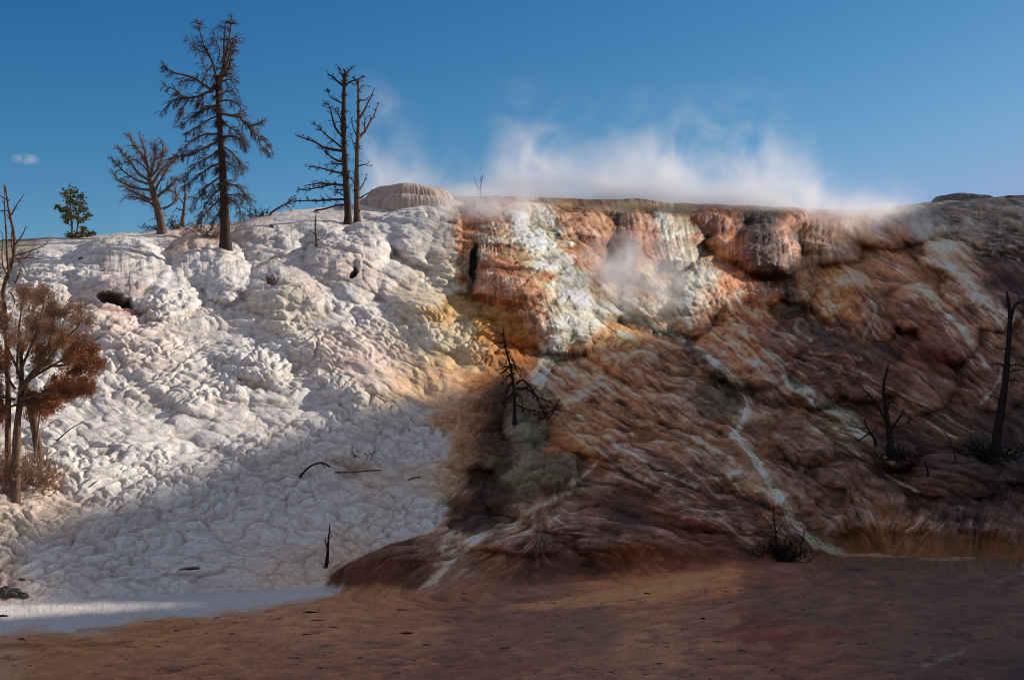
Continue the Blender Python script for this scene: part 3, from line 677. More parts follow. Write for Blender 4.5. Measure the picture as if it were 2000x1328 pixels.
# ------------------------------------------------------------------ tube builder
class Tubes:
    def __init__(s): s.v = []; s.f = []; s.n = 0; s.mark = None
    def add(s, pts, rad, sides=5):
        pts = np.asarray(pts, float); n = len(pts); rad = np.asarray(rad, float)
        tg = np.gradient(pts, axis=0); tg /= (np.linalg.norm(tg, axis=1)[:, None] + 1e-9)
        ref = np.array([0, 1.0, 0]) if abs(tg[0][1]) < .8 else np.array([1.0, 0, 0])
        a = np.cross(tg, ref); a /= (np.linalg.norm(a, axis=1)[:, None] + 1e-9); b = np.cross(tg, a)
        an = np.arange(sides) / sides * 2 * np.pi
        ring = (a[:, None, :] * np.cos(an)[None, :, None] + b[:, None, :] * np.sin(an)[None, :, None]) * rad[:, None, None]
        vv = (pts[:, None, :] + ring).reshape(-1, 3)
        b0 = s.n
        for i in range(n - 1):
            for k in range(sides):
                k2 = (k + 1) % sides
                s.f.append((b0 + i * sides + k, b0 + i * sides + k2, b0 + (i + 1) * sides + k2, b0 + (i + 1) * sides + k))
        if sides > 3: s.f.append(tuple(b0 + (n - 1) * sides + k for k in range(sides)))
        s.v.append(vv); s.n += len(vv)
    def quad(s, a, b, w):
        """a narrow leaf or needle blade from a to b"""
        m = (a + b) / 2
        s.v.append(np.array([a, m + w, b, m - w])); s.f.append((s.n, s.n + 1, s.n + 2, s.n + 3)); s.n += 4
    def build(s, name, mat, parent=None, smooth=True, mat2=None):
        if not s.v: return None
        V = np.concatenate(s.v)
        loc = np.array(parent.location) if parent else np.zeros(3)
        o = plain(name, V - loc if parent else V, s.f, mat, parent, smooth)
        if mat2 and s.mark is not None:
            o.data.materials.append(mat2)
            o.data.polygons.foreach_set('material_index', [0] * s.mark + [1] * (len(s.f) - s.mark))
        return o
def smoothline(pts, n):
    pts = [np.asarray(p, float) for p in pts]
    if len(pts) == 2: return np.array([pts[0] + (pts[1] - pts[0]) * k / n for k in range(n + 1)])
    P_ = [2 * pts[0] - pts[1]] + pts + [2 * pts[-1] - pts[-2]]
    out = []; m = len(pts) - 1; per = max(2, n // m)
    for i in range(m):
        a, b, c, d = P_[i:i + 4]
        for k in range(per):
            t_ = k / per
            out.append(.5 * ((2 * b) + (-a + c) * t_ + (2 * a - 5 * b + 4 * c - d) * t_ ** 2 + (-a + 3 * b - 3 * c + d) * t_ ** 3))
    out.append(pts[-1]); return np.array(out)
def limb_world(px_pts, Y, depth=0.0, jig=.0):
    """photo-pixel polyline -> world line; depth = how far the tip leans towards or away from the viewer"""
    n = len(px_pts); out = []
    for i, (a, b) in enumerate(px_pts):
        f = i / max(1, n - 1)
        out.append(np.array(P(a, b, Y + depth * f)))
    L = smoothline(out, 10)
    if jig:
        L[1:] += rng.normal(0, jig, L[1:].shape)
    return L
def twigs(T, line, r0_, count, len0, mpp, spread=50, grav=0.0, lvl=1, sub=4, t0=.15, up=0.0, curl=.25, minr=.35, tips=None, sides=3):
    """sub-branches along a line; lengths in metres; mpp = metres per photo pixel"""
    n = len(line)
    tg = np.gradient(line, axis=0); tg /= (np.linalg.norm(tg, axis=1)[:, None] + 1e-9)
    for _ in range(count):
        f = random.uniform(t0, 1.0); i = min(n - 1, int(f * (n - 1) + .5))
        d = tg[i]; a = rng.normal(0, 1, 3); a[1] *= .8
        a -= d * a.dot(d); a /= np.linalg.norm(a) + 1e-9
        s_ = R(random.uniform(spread * .5, spread * 1.3))
        dr = d * math.cos(s_) + a * math.sin(s_)
        dr[2] += up; dr /= np.linalg.norm(dr)
        L_ = len0 * random.uniform(.45, 1.1) * (1.15 - .6 * f)
        m = 4; p = line[i].copy(); q = [p.copy()]
        for k in range(m):
            dr = dr + rng.normal(0, curl, 3) * .5; dr[2] -= grav * (k + 1) / m; dr /= np.linalg.norm(dr)
            p = p + dr * L_ / m; q.append(p.copy())
        q = np.array(q); rr = max(minr * mpp * 1.3, r0_ * .45)
        T.add(q, np.linspace(rr, minr * mpp * .7, m + 1), sides)
        if tips is not None: tips.append((q[-1], dr.copy())); tips.append((q[-2], dr.copy()))
        if lvl > 1:
            twigs(T, q, rr * .6, sub, len0 * .42, mpp, spread, grav, lvl - 1, max(2, sub - 1), .2, up, curl, minr, tips, sides)
def thing(name, label, cat, loc, group=None):
    o = bpy.data.objects.new(name, None); col.objects.link(o); o.location = loc; o.empty_display_size = .3
    return setprops(o, label, cat, group)
def snag(name, label, cat, trunk, rpx, limbs, mat, tmat, Y=None, twn=8, twl=22, grav=0.0, lvl=2, sub=4, depth=0, trunk_tw=0, group=None, up=0, spread=50, sink=8, sides=9, tmin=.38, limb_r=None, mat_l=None, twt=.15, deps=None, gravt=None):
    """dead tree. trunk: pixel polyline base->top; rpx: radius base,top in px; limbs: list of pixel polylines (optionally with radius first)"""
    b = surf(*trunk[0]) if Y is None else P(trunk[0][0], trunk[0][1], Y)
    Yb_ = b.y if Y is None else Y
    mpp = Yb_ / F
    root = thing(name, label, cat, b, group)
    T = Tubes(); ln = limb_world(trunk, Yb_, depth)
    ln[0][2] -= sink * mpp
    nn = len(ln); f = np.linspace(0, 1, nn)
    rad = (rpx[0] + (rpx[1] - rpx[0]) * f ** .8) * mpp
    rad[0] *= 1.3
    rad *= 1 + rng.normal(0, .05, nn)
    T.add(ln, rad, sides); fine = len(limbs) > 9
    for li, L_ in enumerate(limbs):
        r_ = 2.2
        if not isinstance(L_[0], tuple): r_ = L_[0]; L_ = L_[1]
        dep = random.uniform(-1, 1) * .5 * math.hypot(L_[-1][0] - L_[0][0], L_[-1][1] - L_[0][1]) * mpp
        i0 = int(np.argmin([abs((project(*p)[1]) - L_[0][1]) + abs(project(*p)[0] - L_[0][0]) for p in ln]))
        y0 = ln[i0][1]
        l2 = limb_world(L_, y0, dep, .10 * r_ * mpp)
        B_ = Tubes(); B_.add(l2, np.linspace(r_, max(.45, r_ * .28), len(l2)) * mpp, 5)
        TW = B_; B_.mark = len(B_.f)
        lp = math.hypot(L_[-1][0] - L_[0][0], L_[-1][1] - L_[0][1])
        cnt = max(2, int(twn * lp / 60 * (.6 if L_[-1][1] < 150 else 1)))
        twigs(TW, l2, r_ * .6 * mpp, cnt, twl * mpp, mpp, spread, grav, lvl, sub, twt, up, minr=tmin)
        B_.build('limb', mat_l or mat, root, mat2=tmat)
    TW = Tubes() if fine else T
    if trunk_tw:
        twigs(TW, ln, rpx[1] * mpp * .6, trunk_tw, twl * mpp, mpp, 85, grav if gravt is None else gravt, lvl, sub, .2, up, minr=tmin)
    T.build('trunk', mat, root)
    if fine and TW.v: TW.build('crown', tmat, root)
    return root, ln, mpp

# ------------------------------------------------------------------ trees on the skyline
limbs_tall = [
 (4.2,[(425,172),(432,150),(437,125),(443,100),(450,62),(452,36)]), (3.2,[(432,150),(437,118),(438,80),(439,45)]), (3,[(424,180),(434,150),(445,120),(452,90),(462,66)]),
 (2.6,[(428,170),(438,145),(447,132),(452,108),(452,96),(470,74)]), (2.6,[(424,165),(416,125),(404,102),(397,85),(390,60),(385,36)]), (2.2,[(407,106),(390,100),(375,88),(367,74)]),
 (2.0,[(392,165),(400,155),(404,142),(396,125),(390,105)]),(1.8,[(402,142),(412,132),(420,128)]),(1.8,[(425,120),(430,100),(420,75),(416,62)]),
 (3.4,[(416,178),(405,170),(392,162),(378,152),(350,145),(330,138),(318,126)]), (1.6,[(380,158),(368,158),(355,160)]),
 (3.2,[(416,180),(405,180),(390,188),(372,192),(358,190),(342,176),(322,168)]), (2.2,[(372,192),(352,190),(335,200),(316,218)]),(1.8,[(368,195),(358,210),(356,220),(346,238)]),
 (3,[(424,218),(416,210),(405,208),(392,204),(378,198)]), (2.4,[(424,205),(408,212),(390,220),(372,232),(352,248)]), (2,[(422,228),(405,236),(385,250),(365,262)]),
 (3.4,[(430,222),(452,226),(468,230),(482,245),(498,262),(512,272),(530,290)]),(2,[(505,268),(510,285),(526,298)]),(1.8,[(484,246),(500,245),(512,240)]),
 (2.4,[(427,200),(445,196),(460,202),(475,215)]),(2.2,[(426,188),(440,180),(456,178)]),(2,[(432,160),(445,156),(460,155)]),
 (2.6,[(430,262),(412,262),(392,266),(372,278),(358,290)]), (3,[(432,275),(410,284),(390,294),(372,304),(350,306),(330,312)]),(2.4,[(432,290),(412,305),(392,315),(375,330),(362,345)]),
 (2.6,[(434,318),(412,326),(395,338),(378,352),(362,362)]),(2.6,[(434,345),(415,356),(400,370),(388,388),(372,405)]),(2.4,[(436,365),(420,378),(405,395),(390,420)]),
 (2.4,[(436,385),(420,398),(400,420),(386,440)]),(2.2,[(434,400),(425,420),(412,440)]),
 (2.6,[(434,270),(452,266),(470,275),(482,290)]),(2.2,[(434,285),(455,300),(468,318),(478,330)]),(2.2,[(434,315),(452,322),(466,345)]),(2.4,[(438,360),(458,362),(472,372),(482,385),(492,396)]),
 (2.0,[(440,380),(458,382),(475,392)]),(2.4,[(440,388),(454,392),(466,405),(472,425)]),(2,[(432,240),(450,250),(466,262),(480,280)]),
]
snag('dead_tree', 'tallest dead conifer on the skyline, with forked bare top and drooping twiggy boughs', 'dead tree',
     [(441,484),(439,420),(436,360),(433,300),(429,240),(425,190),(425,150)], (11, 3.4), limbs_tall, M_dark, M_twig, twn=30, twl=29, grav=.38, lvl=2, sub=8, trunk_tw=330, mat_l=M_brown, tmin=.27, gravt=.5)
limbs_b = [
 (3.2,[(292,345),(286,320),(275,300),(262,285),(254,268)]),(3,[(290,330),(285,310),(282,290),(272,268)]),(2.6,[(293,350),(300,320),(303,300),(300,282)]),(2.4,[(296,345),(310,325),(318,300),(316,275)]),
 (3,[(290,352),(272,340),(258,322),(245,305),(232,292)]),(2.6,[(290,360),(268,352),(248,340),(232,325),(222,312)]),(2.6,[(292,372),(268,368),(248,362),(230,352),(222,340)]),(2.4,[(296,390),(275,382),(255,372),(238,362)]),
 (2.6,[(300,375),(312,355),(322,338),(336,318),(350,305)]),(2.6,[(298,360),(312,338),(326,322),(342,312)]),(2.4,[(302,392),(318,375),(334,360),(348,350)]),(2.6,[(318,408),(335,400),(344,388),(342,370),(336,355)]),
 (2.0,[(300,398),(282,392),(262,384),(240,388)]),(1.8,[(304,405),(290,395),(276,386)]),(2.0,[(305,385),(322,372),(338,372)]),(1.8,[(292,340),(300,318),(312,308),(322,300)]),(1.8,[(290,338),(278,322),(262,312),(248,316)])]
snag('dead_tree', 'squat dead tree with leaning brown trunk and wide bare crown left of the tallest tree', 'dead tree',
     [(317,456),(312,425),(305,400),(298,372),(292,345)], (10, 4), limbs_b, M_brown, M_twigp, twn=32, twl=21, grav=-.05, lvl=2, sub=8, trunk_tw=90, up=.15, tmin=.27)
snag('dead_sapling', 'thin dead sapling on the skyline between the squat dead tree and the tallest tree', 'dead sapling',
     [(356,434),(359,410),(362,380),(360,355)], (4, 1), [(1.5,[(360,400),(350,388),(342,392)]),(1.5,[(360,392),(372,384),(380,390)]),(1.3,[(358,412),(346,408),(338,415)])], M_brown, M_twig, twn=8, twl=12, grav=.2, trunk_tw=26)
limbs_c = [
 (3,[(672,168),(660,160),(650,150),(640,145)]),(2.2,[(672,155),(665,140),(660,128)]),(2.2,[(674,150),(682,138),(690,130)]),(2.4,[(674,170),(684,160),(700,155),(712,148)]),(2,[(674,205),(660,198),(646,190),(640,178)]),
 (2.6,[(670,268),(655,250),(648,225),(642,205),(630,202)]),(2.2,[(670,250),(662,225),(655,212)]),(3.2,[(672,295),(650,292),(632,288),(615,278),(595,270),(578,266)]),(2.2,[(672,292),(652,276),(635,262),(622,248),(612,240)]),
 (2.6,[(674,318),(655,312),(640,302),(628,290)]),(2.0,[(672,322),(655,320),(638,322)]),(2.4,[(674,340),(650,335),(625,328),(602,326)]),(2.6,[(676,362),(650,360),(625,358),(598,362)]),(2,[(650,360),(625,366),(600,370),(578,372)]),
 (1.6,[(672,372),(655,370),(648,370)]),(2.6,[(678,390),(650,390),(620,392),(590,392),(570,394)]),(2,[(676,400),(665,401),(655,400)]),(1.8,[(676,385),(664,378),(656,372)]),(2,[(674,340),(686,350),(694,362)])]
snag('dead_tree', 'dead dark tree, left of the close pair, with long bare branches reaching left', 'dead tree',
     [(680,438),(679,400),(675,340),(672,280),(671,220),(673,160),(675,140)], (8.5, 3), limbs_c, M_dark, M_twig, twn=18, twl=16, grav=.0, lvl=2, sub=6, trunk_tw=150, tmin=.32)
limbs_d = [
 (3.2,[(699,272),(712,258),(722,240),(730,228),(738,205)]),(2.2,[(714,258),(712,242),(718,225)]),(2.8,[(702,232),(712,215),(722,195),(732,172)]),(1.8,[(722,240),(724,232)]),
 (2.2,[(700,180),(706,170),(716,166)]),(2,[(700,170),(695,158),(690,150)]),(1.8,[(699,270),(690,250),(686,235)]),(1.6,[(698,300),(690,280),(684,262)]),(1.6,[(700,325),(712,322),(722,326)]),
 (1.8,[(702,372),(710,358),(716,342)]),(2.0,[(703,388),(714,380),(724,375)]),(2,[(702,196),(712,196),(720,192)]),(1.6,[(696,412),(704,412)])]
snag('dead_tree', 'dead tree with smooth paler trunk and antler-like fork, right of the close pair', 'dead tree',
     [(698,435),(697,400),(697,340),(698,290),(700,240),(700,200),(700,160)], (7.2, 2.2), limbs_d, M_brown, M_twig, twn=7, twl=13, grav=0, lvl=2, sub=4, trunk_tw=50, tmin=.46, twt=.4)
# fallen tree and shrubs on the skyline
snag('fallen_branch', 'fallen bare tree leaning up off the skyline right of the tallest tree', 'fallen branch',
     [(522,421),(538,410),(552,402),(565,396),(575,388)], (2.6, 1), [(1.5,[(556,401),(564,404),(570,412)]),(1.3,[(562,398),(572,398),(577,404)]),(1.3,[(560,398),(566,390),(576,382)])], M_brown, M_twig, twn=14, twl=9, trunk_tw=14, lvl=2)
snag('fallen_branch', 'thin dark pole lying along the skyline just left of the close pair of trees', 'fallen branch',
     [(608,413),(635,408),(660,401),(680,399)], (2, 1.6), [], M_dark, M_twig)

def shrub(name, label, cat, px, py, w_, h_, n, mat, group=None, lean=0, minr=.4, lvl=2, sub=3, curl=.3, Y=None):
    b = surf(px, py); mpp = b.y / F
    root = thing(name, label, cat, b, group); T = Tubes()
    for k in range(n):
        x0 = random.uniform(-.5, .5) * w_ * .6 * mpp; a = random.uniform(-1, 1)
        st_ = np.array(b) + np.array([x0, random.uniform(-.3, .3) * w_ * mpp * .4, -3 * mpp])
        tip = st_ + np.array([a * w_ * .5 * mpp + lean * mpp, random.uniform(-.4, .4) * w_ * mpp, random.uniform(.4, 1) * (1 - .35 * abs(a)) * h_ * mpp])
        ln = smoothline([st_, (st_ + tip) / 2 + rng.normal(0, .07 * h_ * mpp, 3), tip], 4)
        T.add(ln, np.linspace(minr * 2.2, minr, len(ln)) * mpp, 3)
        twigs(T, ln, minr * mpp, 5, h_ * .32 * mpp, mpp, 50, 0, lvl, sub, .2, .05, curl, minr)
    T.build('branches', mat, root)
    return root
shrub('dry_shrub', 'low dark dry shrub at the foot of the squat dead tree, on its left', 'shrub', 300, 449, 46, 26, 16, M_dark)
shrub('dry_shrub', 'bushy brown dry shrub right of the squat dead tree foot, under the thin sapling', 'shrub', 342, 440, 44, 34, 18, M_brown)
shrub('dry_shrub', 'wide tangle of tan dead twigs under the tallest tree, on its left', 'shrub', 410, 462, 86, 46, 30, M_twigp)
shrub('dry_shrub', 'low dark spiky shrub on the skyline between the tallest tree and the fallen tree', 'shrub', 506, 423, 56, 22, 22, M_dark)

# ------------------------------------------------------------------ small green pine
def pine():
    b = surf(148, 466); b.z -= .05; Y = b.y + .2; mpp = Y / F
    root = thing('pine_tree', 'small green pine standing alone on the skyline at the left, the only green tree', 'pine tree', b)
    T = Tubes(); ln = limb_world([(141,466),(140,440),(138,410),(137,385),(140,368)], Y); T.add(ln, np.linspace(2.6, .9, len(ln)) * mpp, 6); 
    l2 = limb_world([(149,464),(152,440),(154,415),(158,400)], Y + .2); T.add(l2, np.linspace(2.2, .8, len(l2)) * mpp, 6)
    T.build('trunk', M_pale, root)
    clumps = [(140,372,11,9),(127,378,9,6),(132,388,9,7),(146,380,8,7),(156,384,6,5),(138,396,9,7),(160,396,9,8),(148,398,8,7),(112,406,7,5),(120,412,8,5),(130,410,9,6),(150,412,9,7),(164,410,8,7),(135,422,9,5),
              (145,426,9,5),(168,424,9,5),(156,430,8,5),(125,424,7,5),(174,422,5,3),(130,434,6,4),(133,460,8,6),(142,462,9,5),(154,458,9,6),(165,456,9,6),(175,458,7,4),(183,457,6,3),(162,448,6,5)]
    Br = Tubes(); Cn = Tubes()
    for (a, c, rx, ry) in clumps:
        dz = random.uniform(-8, 8)
        cen = np.array(P(a, c, Y + dz * mpp))
        src = ln if a < 148 else l2
        k = int(np.argmin(np.linalg.norm(src - cen + np.array([0, 0, .15]), axis=1)))
        Br.add(smoothline([src[k], (src[k] + cen) / 2 - np.array([0, 0, .04]), cen], 4), np.linspace(1.0, .5, 5) * mpp, 4)
        rx *= 1.15; ry *= 1.3
        for q in range(30):
            p = cen + np.array([rng.normal(0, rx * .42), rng.normal(0, rx * .5), rng.normal(0, ry * .42)]) * mpp
            for n_ in range(11):
                d = rng.normal(0, 1, 3); d[2] = abs(d[2]) + .3; d /= np.linalg.norm(d)
                Lq = random.uniform(3.0, 5.2) * mpp
                Cn.quad(p, p + d * Lq, np.cross(d, rng.normal(0, 1, 3)) * .5 * mpp)
    Br.build('limb', M_brown, root); Cn.build('crown', M_green, root, False)
pine()

# ------------------------------------------------------------------ rust coloured juniper pair at the left edge
def rust_tree():
    b = surf(30, 975); Y = b.y; mpp = Y / F
    root = thing('rust_tree', 'dead evergreen with dense rust-brown needles, standing at the left edge on a straight shaggy trunk', 'dead tree', b)
    T = Tubes(); ln = limb_world([(30,985),(29,900),(31,820),(36,760),(34,700),(28,640)], Y); ln[:, 1] += np.linspace(0, .4, len(ln)); T.add(ln, np.linspace(11, 2.2, len(ln)) * mpp * (1 + rng.normal(0, .06, len(ln))), 10); T.build('trunk', M_brown, root)
    limbs = [(4,[(36,770),(60,740),(100,715),(140,690),(168,665)]),(3.5,[(36,760),(70,720),(100,680),(120,640),(130,612)]),(3.5,[(34,740),(50,700),(70,650),(84,600),(86,582)]),(4,[(38,780),(80,770),(120,748),(160,730),(178,715)]),
             (3,[(36,790),(70,790),(100,780),(130,768)]),(3,[(34,730),(34,690),(38,640),(44,590),(46,580)]),(3,[(30,760),(10,730),(-15,700),(-40,690)]),(3,[(30,780),(5,775),(-20,780),(-50,790)]),(3,[(34,720),(15,680),(5,640),(-5,610)]),
             (3,[(60,740),(95,700),(120,670),(150,640),(160,620)]),(3,[(34,790),(15,795),(0,805)]),(3,[(80,770),(120,765),(150,765),(165,752)]),(2.5,[(70,725),(90,690),(100,650),(106,610)]),(2.5,[(34,700),(60,660),(66,620),(64,585)]),
             (2.5,[(100,715),(130,712),(160,700),(180,690)]),(2.5,[(36,775),(50,785),(75,798),(90,792)])]
    TW = Tubes(); tips = []
    for r_, L_ in limbs:
        dep = random.uniform(-2.0, 1.6)
        l2 = limb_world(L_, Y, dep, .15 * mpp * r_)
        B_ = Tubes(); B_.add(l2, np.linspace(r_, 1, len(l2)) * mpp, 5); B_.build('limb', M_brown, root)
        twigs(TW, l2, 1.2 * mpp, 15, 40 * mpp, mpp, 38, -.05, 2, 5, .2, .10, .22, .5, tips)
    TW.build('twigs', M_twigp, root)
    C1 = Tubes(); C2 = Tubes()
    for (p, d) in tips:
        pz = project(*p)[1]
        low = pz > 690 + random.uniform(-40, 40)
        T_ = C1 if low else C2
        for n_ in range(38 if low else 30):
            q = p + rng.normal(0, 4.5, 3) * mpp
            d2 = d + rng.normal(0, .55, 3); d2 /= np.linalg.norm(d2)
            T_.quad(q, q + d2 * random.uniform(4, 8.5) * mpp, np.cross(d2, rng.normal(0, 1, 3)) * (.45 if low else .30) * mpp)
    C1.build('needles', M_rust, root, False); C2.build('dry_needles', M_rustd, root, False)
rust_tree()
snag('dead_tree', 'twisted pale split trunk leaning beside the rust-needled tree, on its right', 'dead tree',
     [(78,900),(72,860),(64,815),(58,780),(52,752)], (9, 7), [(3,[(64,950),(68,900),(74,840),(80,790),(88,755)]),(2,[(72,900),(66,860),(68,830)])], M_brown, M_pale, twn=2, twl=20, lvl=1, mat_l=M_pale, sides=8)
limbs_e = [(2.6,[(18,545),(14,500),(12,450),(10,420),(8,380),(10,360)]),(2.2,[(26,500),(22,470),(24,440),(12,418)]),(2.2,[(28,480),(38,468),(48,450),(50,440)]),(2,[(22,420),(32,402),(48,378)]),(1.8,[(18,392),(6,386),(-6,380)]),
 (2.2,[(22,505),(36,505),(52,503),(70,505),(84,506)]),(1.8,[(36,505),(46,520),(52,535)]),(2,[(16,540),(6,520),(4,490),(6,460),(-4,445)]),(1.8,[(28,555),(36,540),(40,525),(34,505)]),(1.6,[(24,470),(12,468),(0,470)]),
 (1.4,[(30,500),(60,490),(88,478),(98,462)]),(1.6,[(50,505),(60,492),(62,490)]),(1.8,[(20,570),(28,585),(26,600)]),(1.6,[(16,412),(4,412),(-8,411)])]
snag('dead_tree', 'bare crooked grey-brown snag rising above the rust-needled tree at the left edge', 'dead tree',
     [(17,955),(15,860),(16,750),(13,650),(8,600),(6,570),(14,540),(26,505),(28,470),(24,440),(18,415),(14,390),(10,362)], (7, 1.6), limbs_e, M_brown, M_twigp, twn=6, twl=16, lvl=1, trunk_tw=16, tmin=.45, sink=12)
snag('dead_branch', 'straight pale dead branch poking out right above the rust-needled crown', 'dead branch',
     [(86,636),(110,624),(135,612),(160,600),(178,590)], (1.8, .9), [(.9,[(172,594),(178,588),(178,582)])], M_pale, M_pale, Y=surf(30, 975).y - .3, twn=1, twl=4, lvl=1, sink=0)
shrub('dry_shrub', 'tall wispy brown brush at the foot of the rust-needled tree, at the left edge', 'shrub', 6, 960, 70, 110, 40, M_rustd, minr=.5)
shrub('dry_shrub', 'brown twiggy brush right of the split pale trunk foot', 'shrub', 72, 955, 90, 90, 34, M_rustd, lean=10, minr=.5)
snag('dead_branch', 'short dark stick lying on white scales right of the pale split trunk', 'dead branch', [(112,860),(125,848),(140,836),(162,824)], (1.6, .8), [(.9,[(128,846),(126,838)])], M_twig, M_twig, twn=1, twl=8, lvl=1, sink=0)

# ------------------------------------------------------------------ small things on the white slope
snag('seedling', 'tiny dead spruce seedling on the white dome left of the close pair of trees', 'seedling',
     [(618,482),(617,460),(616,440),(617,420)], (2.6, 1), [(1.2,[(618,470),(628,466),(636,456)]),(1,[(617,460),(608,452),(604,448)]),(1,[(617,478),(608,474),(600,480)])], M_brown, M_twigp, twn=8, twl=8, trunk_tw=40, lvl=1)
shrub('dead_twigs', 'cluster of spiky brown twigs on the white dome below the seedling', 'twigs', 530, 555, 34, 26, 14, M_brown)
shrub('dead_twigs', 'single short upright twig on the dome right of the spiky cluster', 'twigs', 565, 546, 6, 12, 2, M_brown, lvl=1)
snag('dead_branch', 'arched grey log on the white slope with its left end reaching down', 'dead branch',
     [(585,932),(600,915),(615,906),(632,904),(645,912)], (2.2, 1.8), [(1.2,[(628,904),(634,912),(636,914)])], M_dark, M_dark, twn=1, twl=5, lvl=1, sink=0)
snag('dead_branch', 'half-buried dark log lying level on the white slope right of the arched log', 'dead branch',
     [(655,922),(690,922),(720,919),(745,918)], (1.8, 1.4), [], M_brown, M_dark, sink=0)
snag('dead_branch', 'short dark stick on the white slope right of both logs', 'dead branch', [(797,938),(808,933),(822,932)], (1.6, 1), [], M_dark, M_dark, sink=0)
shrub('dead_twigs', 'thin bare twigs standing above the half-buried log', 'twigs', 708, 896, 60, 36, 5, M_dark, lvl=1, sub=2)
snag('stump', 'upright thin charred stump with jagged top at the foot of the white slope', 'stump',
     [(638,1100),(640,1080),(641,1060),(643,1040),(644,1022)], (4, .8), [(1.6,[(639,1070),(635,1054),(640,1048)]),(1.2,[(642,1050),(647,1046),(645,1036)])], M_black, M_black, twn=1, twl=4, lvl=1, trunk_tw=5)
snag('sapling', 'faint bare two-stemmed sapling in the steam on the skyline', 'dead sapling',
     [(938,382),(938,368),(941,352),(944,340)], (1.2, .6), [(.9,[(938,372),(930,360),(926,346)]),(.8,[(938,376),(940,360),(938,344)])], M_pale, M_pale, twn=7, twl=7, lvl=1)

# ------------------------------------------------------------------ dark snags on the coloured slope
limbs_f = [(2.6,[(1008,750),(1022,742),(1040,762),(1055,790),(1062,805)]),(2.4,[(1008,760),(1030,760),(1050,775),(1080,788)]),(2.2,[(1004,765),(990,780),(978,800)]),(2.2,[(1003,740),(992,760),(984,785)]),(2.0,[(1000,712),(988,722),(976,730)]),
 (1.8,[(1002,728),(990,735),(982,750)]),(1.8,[(1006,770),(1018,775),(1022,798)]),(1.8,[(1000,700),(1008,720),(1012,732)]),(1.6,[(996,716),(984,716),(978,722)]),(1.6,[(985,668),(975,670),(965,672)]),(1.8,[(1008,790),(1030,800),(1060,805),(1080,800)])]
snag('dead_tree', 'small black dead conifer with drooping boughs mid-slope above the grey boulder', 'dead tree',
     [(1005,822),(1005,790),(1003,750),(997,715),(990,690),(985,665),(983,640)], (4, 1.1), limbs_f, M_black, M_black, twn=12, twl=18, grav=.35, lvl=2, sub=4, trunk_tw=60, tmin=.42)
snag('dead_branch', 'forked black branch sticking out right of the small black conifer', 'dead branch', [(1078,802),(1085,794),(1090,786),(1094,778)], (1.8, .8), [(1,[(1084,796),(1094,792),(1103,786)])], M_black, M_black, twn=6, twl=8, lvl=1, sink=0)
shrub('dry_shrub', 'dark matted brush hanging at the foot of the small black conifer', 'shrub', 1050, 816, 90, 18, 26, M_black)
limbs_g = [(2.8,[(1732,826),(1718,800),(1700,775),(1682,755),(1664,738)]),(2.4,[(1738,840),(1750,825),(1760,812),(1766,800)]),(2,[(1734,800),(1736,790),(1744,785)]),(1.8,[(1738,840),(1760,832),(1775,825)]),(1.6,[(1714,795),(1710,780),(1716,770)]),
 (1.8,[(1728,790),(1742,786),(1756,788)]),(1.6,[(1742,835),(1756,815),(1770,795)])]
snag('dead_tree', 'black dead tree with a long limb reaching left on the dark right slope', 'dead tree',
     [(1740,880),(1737,850),(1732,815),(1727,780),(1726,750),(1731,730),(1735,712)], (7, 1.2), limbs_g, M_black, M_black, twn=6, twl=18, lvl=2, sub=2, trunk_tw=10, tmin=.5)
snag('dead_branch', 'low forked black snag just left of the black dead tree foot', 'dead branch', [(1712,862),(1700,845),(1692,832),(1688,818)], (3, 1.2), [(1.8,[(1698,845),(1680,858),(1664,862)]),(1.5,[(1694,836),(1680,836),(1668,830)]),(1.5,[(1702,846),(1712,835),(1716,822)])], M_black, M_black, twn=6, twl=14, lvl=1)
limbs_h = [(4,[(1974,625),(1980,600),(1990,592),(2004,588)]),(2.4,[(1966,720),(1952,710),(1935,712)]),(2,[(1964,730),(1980,724),(1996,722)]),(2,[(1962,748),(1980,742),(2000,748)]),(1.8,[(1968,680),(1956,682),(1946,680)]),(1.8,[(1958,790),(1945,776),(1930,770)]),(1.8,[(1972,600),(1965,595),(1962,600)]),(2,[(1966,715),(1990,712),(2010,720)])]
snag('dead_tree', 'tall dark dead trunk with a crooked fork near the right edge, above a dark shrub', 'dead tree',
     [(1945,885),(1947,850),(1955,800),(1963,750),(1967,700),(1972,640),(1971,600),(1966,570)], (11, 2.6), limbs_h, M_black, M_black, twn=7, twl=16, lvl=2, sub=2, trunk_tw=16, tmin=.5)
shrub('dark_shrub', 'dense black shrub at the foot of the crooked forked trunk near the right edge', 'shrub', 1935, 900, 130, 48, 60, M_black, minr=.55)
shrub('dark_shrub', 'black tangle of brush at the foot of the black dead tree with the long limb', 'shrub', 1748, 896, 80, 36, 34, M_black, minr=.5)
snag('stump', 'thin bare stick with a bent tip between the two large black snags', 'stump', [(1868,905),(1862,880),(1856,862),(1843,842)], (2.4, 1), [(1.2,[(1857,864),(1860,856)])], M_dark, M_dark, twn=2, twl=8, lvl=1)
snag('stump', 'short dark leaning stump left of the bent-tipped stick', 'stump', [(1813,925),(1809,910),(1804,898)], (2.6, 1.4), [], M_black, M_black)
snag('dead_branch', 'pale antler-shaped branch lying on the dark brown foot of the slope', 'dead branch', [(1045,1080),(1060,1070),(1078,1058),(1095,1042),(1110,1038)], (3, 1), [(2,[(1052,1074),(1056,1058),(1060,1038),(1064,1030)]),(1.2,[(1075,1062),(1090,1068),(1108,1078)])], M_brown, M_twig, twn=3, twl=12, lvl=1)
